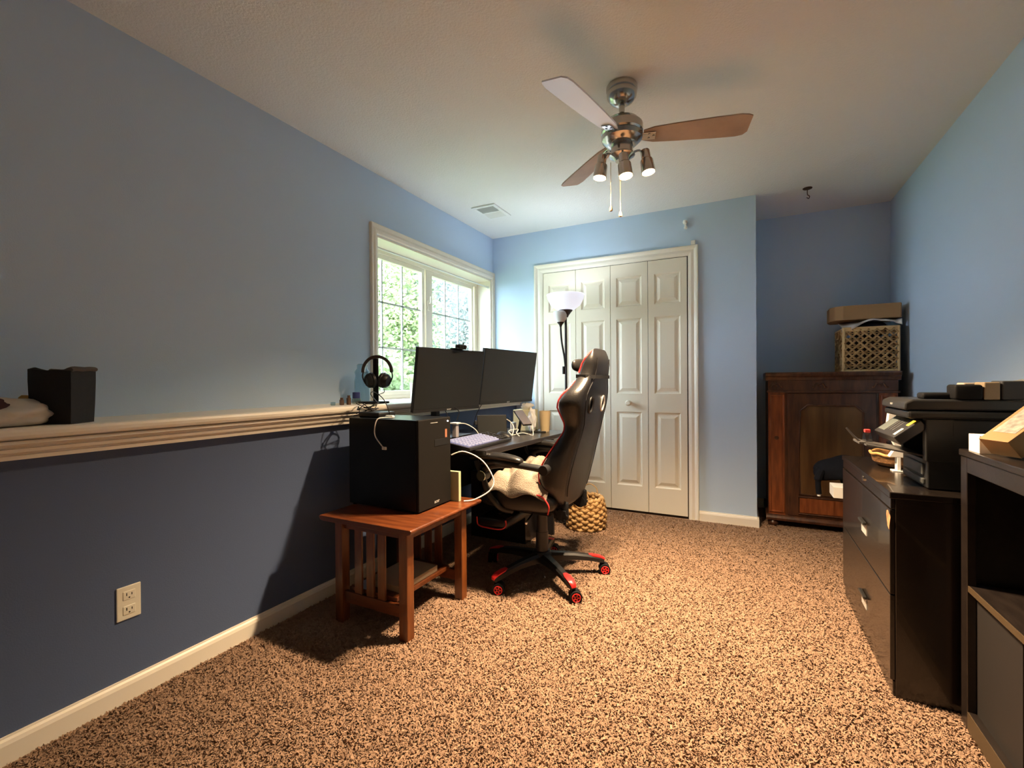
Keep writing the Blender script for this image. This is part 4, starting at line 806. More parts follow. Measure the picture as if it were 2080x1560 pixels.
for a, cd_ in zip(angs, cas_dirs):
    ca, sa = math.cos(R_(a)), math.sin(R_(a))
    m = MB(); rr = []
    for (d_, zc_, w, h) in ((0.262, 0.112, 0.010, 0.003), (0.285, 0.1085, 0.018, 0.004), (0.325, 0.100, 0.018, 0.004), (LR + 0.016, 0.088, 0.014, 0.004), (LR + 0.018, 0.078, 0.012, 0.003)):
        rr.append([(HX + ca * d_ - sa * w * u, HY + sa * d_ + ca * w * u, zc_ + h * v_) for (u, v_) in ((-1, -1), (1, -1), (1, 0.6), (0, 1.3), (-1, 0.6))])
    m.loft(rr); m.build('foot_cap', REDP, ch, smooth=True, ang=60)
    px_, py_ = HX + ca * LR, HY + sa * LR; q = Matrix.Rotation(R_(cd_), 3, 'Z')
    ca_ = bpy.data.objects.new('caster', None)
    m = MB(); m.cyl((px_, py_, 0.045), (px_, py_, 0.084), 0.008, seg=12)
    off = q @ Vector((0, 0.0, 0)); wc = Vector((px_, py_, 0.030)) + q @ Vector((0, 0.016, 0))
    for sd2 in (-1, 1):
        m.cyl(wc + q @ Vector((sd2 * 0.006, 0, 0)), wc + q @ Vector((sd2 * 0.026, 0, 0)), 0.030, seg=24)
    m.cyl(wc + q @ Vector((-0.008, 0, 0.006)), wc + q @ Vector((0.008, 0, 0.006)), 0.026, seg=20)
    w_ = m.build('caster', BLKM, ch, smooth=True)
    m = MB()
    for sd2 in (-1, 1):
        for k in range(5):
            aa = k * 2 * PI / 5; c_ = wc + q @ Vector((sd2 * 0.0262, 0.0115 * math.cos(aa), 0.0115 * math.sin(aa)))
            m.box(-0.0012, 0.0012, -0.0075, 0.0075, -0.0038, 0.0038, rot=q @ Matrix.Rotation(aa, 3, 'X'), loc=tuple(c_))
        m.tube([wc + q @ Vector((sd2 * 0.0264, 0.020 * math.cos(t_), 0.020 * math.sin(t_))) for t_ in np.linspace(0, 2 * PI, 24, endpoint=False)], 0.0026, 6, closed=True)
    h_ = m.build('wheel_hub', REDP, None, smooth=True); h_.parent = w_
# blanket heaped on the seat
m = MB(); nx, ny = 46, 50; G = []
for i in range(nx + 1):
    row = []
    for j in range(ny + 1):
        u, v_ = i / nx, j / ny; x = -1.225 + 0.35 * u; y = CYc - 0.276 + 0.545 * v_
        e = min(1, min(u, 1 - u) * 7) * min(1, min(v_, 1 - v_) * 8)
        hN = noise.noise((x * 7, y * 6, 1.3)) * 0.5 + noise.noise((x * 15, y * 12, 4.1)) * 0.28
        rid = abs(noise.noise((x * 9 + 3, y * 7, 7.7)))
        crs = 1 - abs(math.sin(9 * x + 5 * noise.noise((x * 5, y * 5, 2.0)) + 7 * y)) ** 0.6
        z = 0.520 + (0.030 * abs(2 * v_ - 1) ** 3) + e * (0.050 + 0.060 * hN + 0.075 * rid + 0.045 * crs)
        if v_ < 0.08: z = z - (0.08 - v_) / 0.08 * (0.046 + 0.014 * math.sin(x * 34)); 
        y += 0.010 * math.sin(x * 26)
        row.append(m.b.verts.new((x, y, z)))
    G.append(row)
for i in range(nx):
    for j in range(ny): m.b.faces.new((G[i][j], G[i + 1][j], G[i + 1][j + 1], G[i][j + 1]))
bl = m.build('blanket', CLOTH, None, smooth=True, ang=180); so = bl.modifiers.new('solid', 'SOLIDIFY'); so.thickness = 0.006; so.offset = 0
sm = bl.modifiers.new('sub', 'SUBSURF'); sm.levels = 1; sm.render_levels = 1
tag(bl, 'rumpled cream fleece blanket heaped on the seat of the gaming chair', 'blanket')

# ================================================================== WOVEN BASKET ON THE FLOOR
bk = thing('woven_basket', (-1.055, 3.27, 0), 'round golden seagrass basket with hoop handles on the floor by the closet', 'basket')
def weave(m, cx_, cy_, r0, r1, z0, z1, nrow, ns, tr, amp):
    for i in range(nrow):
        f = (i + 0.5) / nrow; z = z0 + (z1 - z0) * f; r = r0 + (r1 - r0) * f + 0.016 * math.sin(PI * f)
        pts = [(cx_ + (r + amp * math.sin(ns * a / 2 + i * PI)) * math.cos(a), cy_ + (r + amp * math.sin(ns * a / 2 + i * PI)) * math.sin(a), z + 0.5 * amp * math.cos(ns * a)) for a in np.linspace(0, 2 * PI, 96, endpoint=False)]
        m.tube(pts, tr, 7, closed=True)
m = MB(); weave(m, -1.055, 3.27, 0.128, 0.116, 0.008, 0.232, 11, 22, 0.0125, 0.008); m.build('weave', SEAG, bk, smooth=True, ang=180)
m = MB()
for k in range(22):
    a = 2 * PI * k / 22; pts = [(-1.055 + (0.128 + 0.014 * math.sin(PI * f) - 0.012 * f + 0.006 * math.sin(f * 30 + k * PI)) * math.cos(a + 0.04 * math.sin(f * 14)), 3.27 + (0.128 + 0.014 * math.sin(PI * f) - 0.012 * f + 0.006 * math.sin(f * 30 + k * PI)) * math.sin(a + 0.04 * math.sin(f * 14)), 0.006 + 0.232 * f) for f in np.linspace(0, 1, 20)]
    m.tube(pts, 0.007, 6)
m.build('stakes', SEAG, bk, smooth=True, ang=180)
m = MB(); m.lathe([(0, 0.004), (0.12, 0.004), (0.12, 0.010), (0, 0.010)], 32, loc=(-1.055, 3.27, 0)); m.build('bottom', SEAG, bk)
for sg in (1, -1):
    m = MB(); cxh, cyh = -1.055, 3.27 + sg * 0.112
    m.tube(smoothpath([(cxh - 0.06, cyh, 0.22), (cxh - 0.048, cyh, 0.272), (cxh, cyh, 0.300), (cxh + 0.048, cyh, 0.272), (cxh + 0.06, cyh, 0.22)], 6), 0.004, 8); m.build('handle', SEAG, bk, smooth=True)

# ================================================================== ANTIQUE CABINET
cb = thing('antique_cabinet', (0.54, 4.15, 0), 'dark antique wooden cabinet with a carved top frieze standing in the alcove', 'cabinet')
c0x, c1x, cy0, cy1 = 0.155, 0.915, 3.905, 4.38
m = MB(); m.box(c0x, c1x, cy0 + 0.012, cy1, 0.085, 1.075); m.build('carcass', DARKW, cb)
m = MB(); m.prism([(cy0 - 0.018, 1.138), (cy0 - 0.020, 1.128), (cy0 - 0.014, 1.112), (cy0 - 0.004, 1.100), (cy0 + 0.004, 1.078), (cy1, 1.078), (cy1, 1.138)], 'x', c0x - 0.018, c1x + 0.018); m.build('cornice', DARKW, cb, bevel=0.002)
m = MB(); m.box(c0x - 0.002, c1x + 0.002, cy0, cy0 + 0.02, 1.005, 1.078, 0.002); frz = m.build('frieze', DARKW, cb)
def scroll(cx_, cz_, s):
    m = MB()
    for sg in (-1, 1):
        pts = [(cx_ + sg * s * (0.15 + 0.85 * t_) , cy0 - 0.002, cz_ + s * 0.35 * math.sin(t_ * 5.0)) for t_ in np.linspace(0, 1, 12)]
        m.tube(pts, [s * 0.13 * (1 - 0.6 * abs(2 * t_ - 1)) + 0.002 for t_ in np.linspace(0, 1, 12)], 8)
        m.lathe([(0, -.004), (s * .2, 0), (0, .004)], 10, loc=(cx_ + sg * s * 0.95, cy0 - 0.003, cz_ - s * 0.25), rot=Matrix.Rotation(R_(90), 3, 'X'))
    m.lathe([(0, -.006), (s * .24, -.002), (s * .26, .003), (0, .006)], 12, loc=(cx_, cy0 - 0.003, cz_), rot=Matrix.Rotation(R_(90), 3, 'X'))
    return m.build('carving', mat_wood('walnut_polished', (0.11, 0.045, 0.022), (0.06, 0.022, 0.01), 0.2) if 'walnut_polished' not in MATS else MATS['walnut_polished'], None, smooth=True)
for cx_ in (0.205, 0.475, 0.82):
    o = scroll(cx_, 1.040, 0.040); o.parent = frz; o.matrix_parent_inverse = Matrix.Identity(4)
m = MB(); m.box(c0x - 0.010, c1x + 0.010, cy0 - 0.010, cy0 + 0.01, 0.990, 1.006, 0.004); m.build('waist_moulding', DARKW, cb)
# pilaster panels
for (a, b) in ((c0x, 0.262), (0.815, c1x)):
    m = MB(); m.box(a, b, cy0 + 0.004, cy0 + 0.014, 0.090, 0.990); p_ = m.build('pilaster', REDW, cb)
    m = MB()
    for (x0, x1, z0, z1) in ((a + 0.004, a + 0.018, 0.105, 0.975), (b - 0.018, b - 0.004, 0.105, 0.975), (a + 0.018, b - 0.018, 0.961, 0.975), (a + 0.018, b - 0.018, 0.105, 0.119)): m.box(x0, x1, cy0 - 0.004, cy0 + 0.006, z0, z1, 0.004)
    q_ = m.build('moulding', REDW); q_.parent = p_
    m = MB(); m.lathe([(0, -.008), (.012, -.006), (.014, 0), (0, .002)], 16, loc=((a + b) / 2, cy0 + 0.002, 0.655), rot=Matrix.Rotation(R_(-90), 3, 'X')); q_ = m.build('rosette', DARKW, None, smooth=True); q_.parent = p_
# door with octagonal frame
m = MB(); m.box(0.278, 0.800, cy0 + 0.000, cy0 + 0.014, 0.092, 0.985, 0.003); dd = m.build('door', DARKW, cb)
x0, x1, z0, z1, cc = 0.352, 0.726, 0.255, 0.900, 0.048
oct_ = [(x0, z0), (x1, z0), (x1, z1 - cc), (x1 - cc, z1), (x0 + cc, z1), (x0, z1 - cc)]
m = MB(); m.prism([(x, z) for x, z in oct_], 'y', cy0 - 0.0015, cy0 + 0.002); pn = m.build('door_panel', mat_wood('bookmatched_walnut', (0.17, 0.085, 0.030), (0.085, 0.036, 0.013), 0.3, 2.0, (8, 8, 1)), None); pn.parent = dd
m = MB(); m.tube([(x, cy0 - 0.004, z) for x, z in oct_], 0.008, 8, closed=True); q_ = m.build('panel_moulding', DARKW, None); q_.parent = dd
m = MB(); m.box(0.352, 0.726, cy0 - 0.004, cy0 + 0.002, 0.120, 0.228, 0.003); q_ = m.build('lower_panel', REDW, None); q_.parent = dd
m = MB(); m.tube([(0.345, cy0 - 0.004, 0.113), (0.733, cy0 - 0.004, 0.113), (0.733, cy0 - 0.004, 0.235), (0.345, cy0 - 0.004, 0.235)], 0.006, 8, closed=True); q_ = m.build('lower_moulding', DARKW, None); q_.parent = dd
m = MB(); m.prism([(cy0 - 0.018, 0.050), (cy0 - 0.020, 0.066), (cy0 - 0.010, 0.080), (cy0 + 0.002, 0.090), (cy1, 0.090), (cy1, 0.050)], 'x', c0x - 0.016, c1x + 0.016); m.build('plinth', DARKW, cb)
for (x, y) in ((0.185, 3.925), (0.885, 3.925), (0.185, 4.34), (0.885, 4.34)):
    m = MB(); m.lathe([(0, 0.052), (0.020, 0.052), (0.030, 0.044), (0.036, 0.026), (0.030, 0.008), (0.018, 0), (0, 0)], 24, loc=(x, y, 0)); m.build('bun_foot', DARKW, cb, smooth=True)

# square wicker basket on the cabinet
CZ = 1.138
wb = thing('wicker_storage_basket', (0.79, 4.10, CZ), 'square woven wicker storage basket on top of the antique cabinet', 'basket')
WI = mat('wicker_tan', (0.52, 0.33, 0.14), 0.7, var=1, vscale=25, col2=(0.30, 0.17, 0.06), bump=0.3, bscale=200)
bx0, bx1, by0, by1, bz1 = 0.628, 0.935, 3.975, 4.27, 1.447
MB().box(bx0 + 0.012, bx1 - 0.012, by0 + 0.012, by1 - 0.012, CZ + 0.001, CZ + 0.24).build('liner', mat('basket_dark', (0.035, 0.02, 0.012), 0.9), wb)
m = MB(); nd = 8
def strip(m, p, q, w, off):
    p = Vector(p); q = Vector(q); d_ = (q - p); n_ = 6
    pts = [p + d_ * (k / n_) for k in range(n_ + 1)]
    m.tube([pt + Vector(off) * (0.004 * math.cos(k * PI)) for k, pt in enumerate(pts)], w, 6)
W_, H_ = bx1 - bx0, bz1 - CZ
def face_lattice(m, O, U, length, Nv):
    O = Vector(O); U = Vector(U); Z = Vector((0, 0, 1)); z0, z1 = 0.012, H_ - 0.012; st = 0.046; hh = z1 - z0
    k = -int(hh / st) - 1
    while k * st < length:
        for sg in (1, -1):
            a0 = k * st if sg > 0 else k * st + hh; a1 = k * st + hh if sg > 0 else k * st
            s0, e0 = (a0, z0), (a1, z1)
            # clip to [0,length]
            def clip(a, z, b, y):
                pass
            (xa, za), (xb, zb2) = s0, e0
            dx = xb - xa; dz = zb2 - za; t0, t1 = 0.0, 1.0
            for (pp, qq) in ((-dx, xa), (dx, length - xa)):
                if abs(pp) < 1e-9: continue
                r0 = qq / pp
                if pp < 0: t0 = max(t0, r0)
                else: t1 = min(t1, r0)
            if t0 < t1 - 0.02: strip(m, O + U * (xa + dx * t0) + Z * (za + dz * t0), O + U * (xa + dx * t1) + Z * (za + dz * t1), 0.0072, Nv * (1 if sg > 0 else -1))
        k += 1
face_lattice(m, (bx0, by0, CZ), (1, 0, 0), W_, Vector((0, -1, 0)))
face_lattice(m, (bx0, by1, CZ), (0, -1, 0), by1 - by0, Vector((-1, 0, 0)))
for z in np.linspace(CZ + 0.04, bz1 - 0.04, 6): m.cyl((bx0, by0 + 0.003, z), (bx1, by0 + 0.003, z), 0.005, seg=6).cyl((bx0 + 0.003, by0, z), (bx0 + 0.003, by1, z), 0.005, seg=6)
m.build('lattice', WI, wb, smooth=True, ang=180)
m = MB()
for z in (CZ + 0.008, bz1 - 0.018, bz1 - 0.004): m.tube([(bx0, by0, z), (bx1, by0, z), (bx1, by1, z), (bx0, by1, z)], 0.0085, 8, closed=True)
for (x, y) in ((bx0, by0), (bx1, by0), (bx0, by1), (bx1, by1)): m.cyl((x, y, CZ + 0.001), (x, y, bz1), 0.009, seg=10)
m.build('rim', mat('wicker_edge', (0.66, 0.45, 0.20), 0.6), wb, smooth=True)
m = MB(); m.tube(smoothpath([(bx0 - 0.006, 4.07, 1.43), (bx0 - 0.016, 4.08, 1.385), (bx0 - 0.016, 4.17, 1.385), (bx0 - 0.006, 4.18, 1.43)], 6), 0.006, 8); m.build('handle', WI, wb, smooth=True)
# dark cloth + white bag, kraft lid on top
m = MB(); r = bmesh.ops.create_icosphere(m.b, subdivisions=4, radius=1.0)
for v_ in r['verts']:
    p = v_.co.copy(); n_ = 1 + 0.18 * noise.noise(p * 2.2); v_.co = Vector((0.800 + p.x * 0.125 * n_, 4.12 + p.y * 0.125 * n_, max(CZ + 0.25, 1.440 + p.z * 0.055 * n_)))
tag(m.build('folded_cloth', mat('navy_cloth', (0.015, 0.016, 0.03), 0.85), None, smooth=True, ang=180), 'dark navy cloth stuffed into the top of the wicker basket', 'cloth')
m = MB(); nn = 60; A = []; B = []
for k in range(nn + 1):
    f = k / nn; x = 0.618 + 0.335 * f; zt2 = 1.500 - 0.045 * (1 - f) ** 3 - 0.01 * math.sin(f * 9); zl = zt2 - 0.012 - 0.028 * max(0, 1 - 2.6 * f) - 0.03 * max(0, 8 * f - 7); y = 3.978 + 0.012 * math.sin(f * 22)
    A.append(m.b.verts.new((x, y, zt2))); B.append(m.b.verts.new((x, y - 0.006, zl)))
Cc = [m.b.verts.new((v_.co.x, v_.co.y + 0.16, 1.500)) for v_ in A]
for k in range(nn): m.b.faces.new((A[k], A[k + 1], B[k + 1], B[k])); m.b.faces.new((A[k + 1], A[k], Cc[k], Cc[k + 1]))
wbg = m.build('white_plastic_bag', mat('bag_film', (0.62, 0.58, 0.55), 0.4), None, smooth=True, ang=180); so = wbg.modifiers.new('s', 'SOLIDIFY'); so.thickness = 0.003
tag(wbg, 'white plastic bag edge showing between the wicker basket and the brown carton', 'bag')
m = MB(); poly = [(0.585, 4.28), (0.560, 4.20), (0.556, 4.06), (0.580, 4.00), (0.625, 3.972), (0.948, 3.972), (0.958, 4.0), (0.958, 4.28)]
m.prism(poly, 'z', 1.505, 1.605)
ct = m.build('cardboard_carton', KRAFT, None, bevel=0.004); tag(ct, 'flat brown cardboard carton resting on the wicker basket', 'box')

# ================================================================== FILING CABINET
fc = thing('filing_cabinet', (0.70, 2.39, 0), 'black-brown two-drawer lateral filing cabinet against the right wall', 'filing cabinet')
FXc, FY0, FY1, FZ = 0.440, 1.963, 2.813, 0.700
DGL = mat_wood('dark_laminate', (0.012, 0.0085, 0.0065), (0.008, 0.006, 0.005), 0.25, 4, (10, 2, 10), coat=0.2)
m = MB(); m.box(FXc + 0.012, RX - 0.02, FY0, FY1, 0.0, FZ - 0.022, 0.002); m.build('carcass', DGL, fc)
m = MB(); m.box(FXc - 0.004, RX - 0.018, FY0 - 0.004, FY1 + 0.004, FZ - 0.022, FZ, 0.003); m.build('top', DGL, fc)
MB().box(FXc, FXc + 0.012, FY0 + 0.004, FY1 - 0.004, 0.642, FZ - 0.023, 0.002).build('lock_rail', DGL, fc)
for (za, zb_) in ((0.352, 0.638), (0.060, 0.348)):
    d_ = MB().box(FXc - 0.002, FXc + 0.012, FY0 + 0.006, FY1 - 0.006, za, zb_, 0.002).build('drawer', DGL, fc)
    zc_ = (za + zb_) / 2 - 0.02 + (0 if za > 0.3 else -0.01)
    m = MB(); m.prism([(2.300, zc_ - 0.028), (2.385, zc_ - 0.028), (2.385, zc_ + 0.022), (2.300, zc_ + 0.022)], 'x', FXc - 0.0045, FXc - 0.001); h_ = m.build('pull', SILVER, None, bevel=0.001); h_.parent = d_
    m = MB(); m.box(FXc - 0.016, FXc - 0.003, 2.296, 2.389, zc_ + 0.016, zc_ + 0.028, 0.003); g_ = m.build('pull_lip', mat('pull_dark', (0.08, 0.08, 0.075), 0.3, metal=0.8), None); g_.parent = d_
m = MB(); m.cyl((FXc - 0.006, 2.355, 0.672), (FXc + 0.001, 2.355, 0.672), 0.011, seg=24); m.build('lock', CHROME, fc, smooth=True)
m = MB(); random.seed(9)
m.prism([(1.985 + 0.020 * math.cos(a) * (1 + 0.35 * math.sin(3 * a)), 0.600 + 0.036 * math.sin(a) * (1 + 0.3 * math.sin(2 * a + 1))) for a in np.linspace(0, 2 * PI, 18, endpoint=False)], 'x', FXc - 0.0028, FXc - 0.0018)
m.build('chipped_patch', mat('bare_particleboard', (0.55, 0.27, 0.12), 0.8, var=0.6, vscale=60), fc)
MB().box(FXc + 0.006, FXc + 0.02, FY0 + 0.01, FY1 - 0.01, 0.0, 0.055, 0.002).build('kick_rail', DGL, fc)
# bowl on the filing cabinet
t = thing('wicker_bowl', (0.60, 2.60, FZ), 'shallow brown woven bowl on the filing cabinet beside the printer', 'bowl')
m = MB(); m.lathe([(0, 0.004), (0.085, 0.004), (0.105, 0.020), (0.112, 0.052), (0.118, 0.058), (0.104, 0.054), (0.092, 0.022), (0.0, 0.012)], 36, loc=(0.615, 2.56, FZ)); m.build('body', mat('bowl_brown', (0.26, 0.12, 0.04), 0.7, var=0.5, vscale=40, bump=0.4, bscale=120), t, smooth=True)
m = MB(); m.tube([(0.615 + 0.113 * math.cos(a), 2.56 + 0.113 * math.sin(a), FZ + 0.056 + 0.003 * math.sin(9 * a)) for a in np.linspace(0, 2 * PI, 40, endpoint=False)], 0.006, 8, closed=True); m.build('rim', mat('bowl_rim', (0.55, 0.30, 0.10), 0.6), t, smooth=True)
# printer
pr = thing('printer', (0.74, 2.18, FZ), 'black all-in-one printer with tilted control panel on the filing cabinet', 'printer')
GRB = mat('printer_black', (0.014, 0.014, 0.014), 0.38)
m = MB(); m.box(0.560, 0.930, 2.055, 2.330, FZ + 0.004, 0.800, 0.004); m.build('lower_body', GRB, pr)
m = MB(); m.box(0.552, 0.562, 2.075, 2.300, FZ + 0.015, 0.735, 0.004); m.build('cassette', mat('cassette_grey', (0.06, 0.062, 0.06), 0.35), pr)
m = MB(); m.box(0.553, 0.562, 2.085, 2.290, 0.745, 0.785, 0.004); m.build('cassette', mat('cassette_grey', (0.06, 0.062, 0.06), 0.35), pr)
m = MB(); m.box(0.620, 0.935, 2.050, 2.335, 0.798, 0.945, 0.006).box(0.555, 0.63, 2.050, 2.085, 0.798, 0.945, 0.003).box(0.555, 0.63, 2.305, 2.335, 0.798, 0.945, 0.003); m.build('upper_body', GRB, pr)
m = MB(); m.box(0.505, 0.945, 2.040, 2.345, 0.945, 0.972, 0.008); m.build('scanner', GRB, pr)
m = MB(); m.prism([(0.495, 0.975), (0.497, 1.000), (0.520, 1.012), (0.95, 1.010), (0.95, 0.975)], 'y', 2.045, 2.340); m.build('document_feeder', mat('feeder_grey', (0.028, 0.028, 0.029), 0.3), pr, bevel=0.006)
m = MB(); A = [(0.470, 2.062, 0.876), (0.545, 2.062, 0.940), (0.545, 2.338, 0.940), (0.470, 2.338, 0.876)]
m.loft([A, [(x + 0.020, y, z - 0.028) for x, y, z in A]]); cpn = m.build('control_panel', mat('panel_grey', (0.035, 0.034, 0.036), 0.3), pr, bevel=0.003)
def onp(y, s, off=0.001): return Vector((0.470 + 0.075 * s - 0.65 * off, y, 0.876 + 0.064 * s + 0.76 * off))
def pq(name, y0, y1, s0, s1, mt):
    m = MB(); A = [onp(y0, s0), onp(y0, s1), onp(y1, s1), onp(y1, s0)]; B = [onp(y0, s0, -0.001), onp(y0, s1, -0.001), onp(y1, s1, -0.001), onp(y1, s0, -0.001)]; m.loft([B, A]); o = m.build(name, mt); o.parent = cpn; return o
pq('display', 2.235, 2.325, 0.15, 0.85, mat('lcd_grey', (0.16, 0.18, 0.17), 0.2))
pq('button', 2.085, 2.110, 0.62, 0.90, mat('amber_led', (0.9, 0.5, 0.05), 0.4, emit=(1.0, 0.5, 0.03), estr=0.9))
pq('button', 2.080, 2.105, 0.10, 0.45, mat('key_grey', (0.5, 0.52, 0.48), 0.4))
for k in range(3): pq('button', 2.215 - 0.03 * k, 2.222 - 0.03 * k, 0.25, 0.75, mat('key_line', (0.12, 0.12, 0.12), 0.4))
m = MB(); A = [(0.560, 2.085, 0.815), (0.400, 2.105, 0.842), (0.400, 2.290, 0.842), (0.560, 2.310, 0.815)]; m.loft([A, [(x, y, z - 0.006) for x, y, z in A]])
m.box(0.385, 0.405, 2.14, 2.25, 0.838, 0.846, 0.001); m.build('output_tray', mat('tray_grey', (0.08, 0.075, 0.07), 0.35), pr)
m = MB(); m.tube([(0.392, 2.17, 0.845), (0.372, 2.17, 0.865), (0.350, 2.17, 0.895)], [0.004, 0.004, 0.003], 6); m.build('paper_stop', mat('tray_grey', (0.08, 0.075, 0.07), 0.35), pr)
MB().box(0.700, 0.712, 2.0490, 2.0505, 0.735, 0.757).build('label_sticker', WHITE, pr)
text('logo', 'EPSON', 0.010, SILVER, (0.4948, 2.20, 0.990), (R_(90), 0, R_(-90)), pr)
m = MB(); m.prism([(2.13, 0.848), (2.20, 0.846), (2.185, 0.872), (2.165, 0.884)], 'x', 0.405, 0.425); pkt = m.build('photo_paper_packet', glassy('clear_film', (0.8, 0.8, 0.8), 0.2, 0.1)); tag(pkt, 'clear packet with a red tip on the printer output tray', 'packet')
m = MB(); m.box(0.406, 0.424, 2.158, 2.180, 0.880, 0.892, 0.002); o = m.build('red_tip', mat('red_tip', (0.6, 0.05, 0.05), 0.4)); o.parent = pkt
m = MB(); A = [(0.555, 2.44, FZ + 0.001), (0.560, 2.56, FZ + 0.001)]
m.prism([(0.535, FZ + 0.060), (0.590, FZ + 0.060), (0.585, FZ + 0.18), (0.552, FZ + 0.245), (0.535, FZ + 0.245), (0.527, FZ + 0.17), (0.557, FZ + 0.10)], 'y', 2.405, 2.440).box(0.560, 0.572, 2.405, 2.440, FZ, FZ + 0.062, 0.001).box(0.545, 0.62, 2.400, 2.445, FZ, FZ + 0.004, 0.001)
tag(m.build('paper_holder', PAPERM), 'bent white paper holder standing on the cabinet behind the printer panel', 'holder')

# items on the printer lid
LZp = 1.012
m = MB(); m.box(0.555, 0.675, 2.085, 2.150, LZp, LZp + 0.022, 0.008, 3); tag(m.build('remote_case', BLKM, None, smooth=True), 'flat black case at the left end of the pile on the printer', 'case')
m = MB(); m.box(0.628, 0.70, 2.045, 2.12, LZp, LZp + 0.050, 0.008, 3); tag(m.build('camera_pouch', BLKM, None, smooth=True), 'black pouch in the pile on the printer, between case and tan packet', 'pouch')
m = MB(); m.box(0.703, 0.742, 2.050, 2.125, LZp, LZp + 0.058, 0.003); tag(m.build('tan_packet', mat('tan_packet', (0.36, 0.27, 0.17), 0.7)), 'tan paper packet upright in the pile on the printer', 'packet')
m = MB(); m.box(0.746, 0.800, 2.050, 2.130, LZp, LZp + 0.062, 0.004); tag(m.build('dark_notebook', mat('charcoal', (0.05, 0.05, 0.055), 0.6)), 'charcoal grey notebook upright in the pile on the printer', 'notebook')
m = MB(); m.box(-0.014, 0.014, -0.04, 0.04, 0, 0.062, 0.003, rot=Matrix.Rotation(R_(-14), 3, 'Y'), loc=(0.824, 2.09, LZp + 0.004)); tag(m.build('grey_carton', mat('grey_card', (0.26, 0.26, 0.24), 0.7)), 'light grey carton leaning at the right end of the pile on the printer', 'box')
m = MB(); m.box(0.68, 0.80, 2.135, 2.20, LZp, LZp + 0.056, 0.004); tag(m.build('pale_envelope_box', mat('pale_card', (0.50, 0.44, 0.36), 0.7)), 'pale flat box behind the pile on the printer', 'box')

# ================================================================== OPEN SHELF UNIT (right edge)
su = thing('shelf_unit', (0.80, 1.45, 0), 'black open shelf unit against the right wall nearest the camera', 'shelf unit')
UX, UY1, UY0, UZ = 0.605, 1.925, 0.95, 0.862
DGS = mat_wood('shelf_laminate', (0.018, 0.013, 0.011), (0.011, 0.008, 0.007), 0.3, 4, (10, 2, 10), coat=0.2)
m = MB(); m.box(UX - 0.004, RX - 0.02, UY0, UY1 + 0.003, UZ - 0.02, UZ, 0.003); m.build('top', DGS, su)
for (a, b) in ((UY1 - 0.045, UY1), (UY0, UY0 + 0.045)): MB().box(UX, UX + 0.022, a, b, 0.0, UZ - 0.02, 0.002).build('stile', DGS, su)
for (a, b) in ((UY1 - 0.018, UY1 - 0.001), (UY0 + 0.001, UY0 + 0.018)): MB().box(UX + 0.022, RX - 0.03, a, b, 0.0, UZ - 0.02).build('side_panel', DGS, su)
MB().box(UX, UX + 0.022, UY0 + 0.045, UY1 - 0.045, UZ - 0.068, UZ - 0.02, 0.002).build('top_rail', DGS, su)
MB().box(UX + 0.004, RX - 0.04, UY0 + 0.02, UY1 - 0.02, 0.430, 0.448, 0.002).build('shelf', DGS, su)
MB().box(UX + 0.002, UX + 0.0045, UY0 + 0.045, UY1 - 0.045, 0.430, 0.448).build('shelf_edging', mat('shelf_edge_brown', (0.07, 0.045, 0.022), 0.5), su)
MB().box(UX + 0.002, RX - 0.04, UY0 + 0.02, UY1 - 0.02, 0.03, 0.060, 0.002).build('bottom_shelf', DGS, su)
MB().box(UX, UX + 0.002, UY0 + 0.045, UY1 - 0.045, 0.0, 0.060).build('kick_board', mat('shelf_edge_brown', (0.07, 0.045, 0.022), 0.5), su)
m = MB(); m.box(UX + 0.022, RX - 0.02, 1.62, 1.885, 0.06, 0.430); m.box(RX - 0.04, RX - 0.03, UY0 + 0.02, UY1 - 0.02, 0.45, UZ - 0.02); m.build('back_panel', mat('shelf_dark', (0.016, 0.013, 0.012), 0.6), su)
t = thing('white_carton', (0.64, 1.86, UZ), 'small white carton on the end of the black shelf unit', 'box')
MB().box(0.612, 0.675, 1.815, 1.888, UZ, UZ + 0.052, 0.001).build('body', PAPERM, t)
t = thing('cardboard_box', (0.70, 1.72, UZ), 'brown cardboard parcel with a shipping label tilted on the black shelf unit', 'box')
qb = Matrix.Rotation(R_(-30), 3, 'Z') @ Matrix.Rotation(R_(-36), 3, 'Y')
m = MB(); m.box(0, 0.085, 0, 0.19, 0.0, 0.055, 0.001, rot=Matrix.Rotation(R_(-68), 3, 'Z') @ Matrix.Rotation(R_(38), 3, 'X'), loc=(0.625, 1.780, UZ + 0.006)); m.build('body', KRAFT, t)
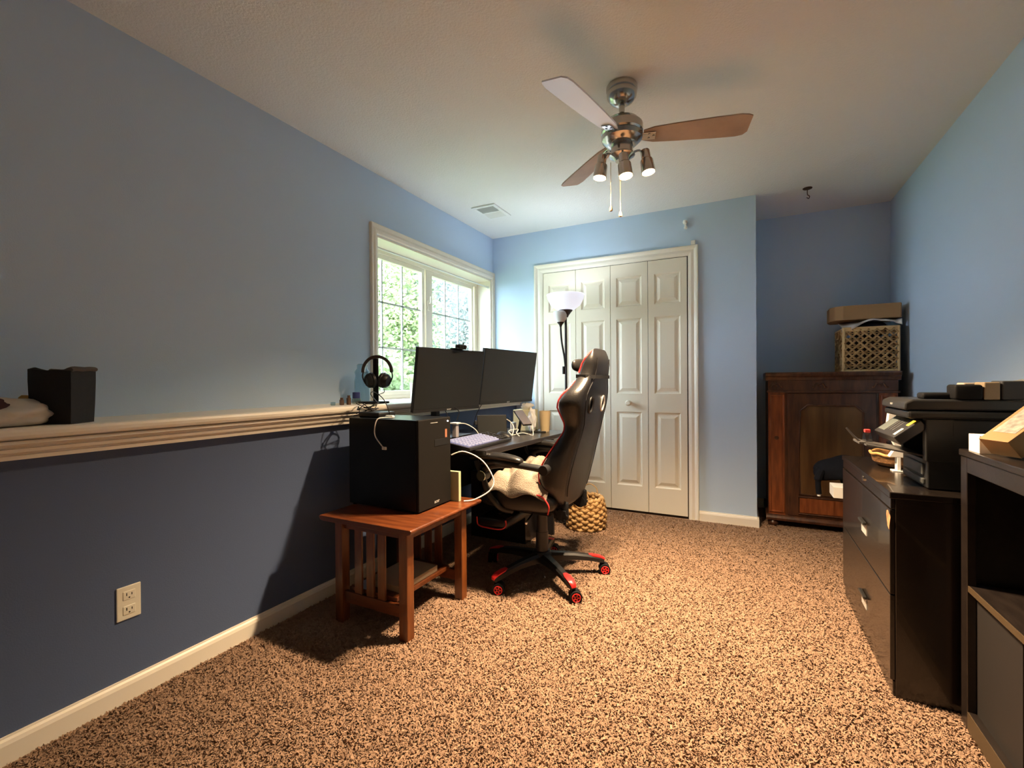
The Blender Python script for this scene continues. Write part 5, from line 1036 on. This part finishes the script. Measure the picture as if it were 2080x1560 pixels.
m = MB(); m.box(0.012, 0.075, 0.035, 0.15, 0.0551, 0.0557, rot=Matrix.Rotation(R_(-68), 3, 'Z') @ Matrix.Rotation(R_(38), 3, 'X'), loc=(0.625, 1.780, UZ + 0.006)); m.build('shipping_label', mat('label_grey', (0.45, 0.42, 0.36), 0.5, var=0.5, vscale=60), t)
m = MB(); m.box(0.70, 0.88, 1.60, 1.76, UZ, UZ + 0.035, 0.01); tag(m.build('black_pouch', BLKM), 'flat black pouch on the shelf unit under the tilted parcel', 'pouch')

# ================================================================== BLACK BAG AND WHITE BOX BEHIND THE FILING CABINET
st = thing('stool', (0.74, 3.30, 0), 'low dark stool behind the filing cabinet', 'stool')
MB().box(0.560, 0.90, 3.10, 3.52, 0.385, 0.408, 0.004).build('seat', DARKW, st)
for (x, y) in ((0.575, 3.115), (0.855, 3.115), (0.575, 3.475), (0.855, 3.475)): MB().box(x, x + 0.03, y, y + 0.03, 0, 0.385).build('leg', DARKW, st)
t = thing('white_box', (0.52, 3.24, 0.408), 'small white box jutting out behind the filing cabinet under the black bag', 'box')
MB().box(0.448, 0.62, 3.15, 3.29, 0.409, 0.470, 0.001).build('body', PAPERM, t)
bg_ = thing('black_bag', (0.60, 3.38, 0.408), 'slumped navy-black bag with a hanging strap behind the filing cabinet', 'bag')
m = MB(); r = bmesh.ops.create_icosphere(m.b, subdivisions=4, radius=1.0)
for v_ in r['verts']:
    p = v_.co.copy(); n_ = 1 + 0.12 * noise.noise(p * 2); v_.co = Vector((0.565 + p.x * 0.180 * n_, 3.41 + p.y * 0.10 * n_, max(0.409 if p.x > -0.2 else 0.50 + 0.05 * p.x, 0.515 + p.z * 0.105 * n_)))
m.build('body', mat('bag_navy', (0.006, 0.007, 0.011), 0.9, bump=0.2, bscale=50, spec=0.1), bg_, smooth=True, ang=180)
m = MB(); m.tube(smoothpath([(0.42, 3.36, 0.53), (0.40, 3.35, 0.48), (0.398, 3.345, 0.43), (0.402, 3.345, 0.385)], 6), [0.022] * 8 + [0.015] * 11, 10); m.build('strap', mat('bag_navy', (0.010, 0.012, 0.018), 0.8), bg_, smooth=True)
m = MB(); m.cyl((0.402, 3.345, 0.372), (0.402, 3.345, 0.388), 0.010, seg=12); m.build('strap_tip', WHITE, bg_)
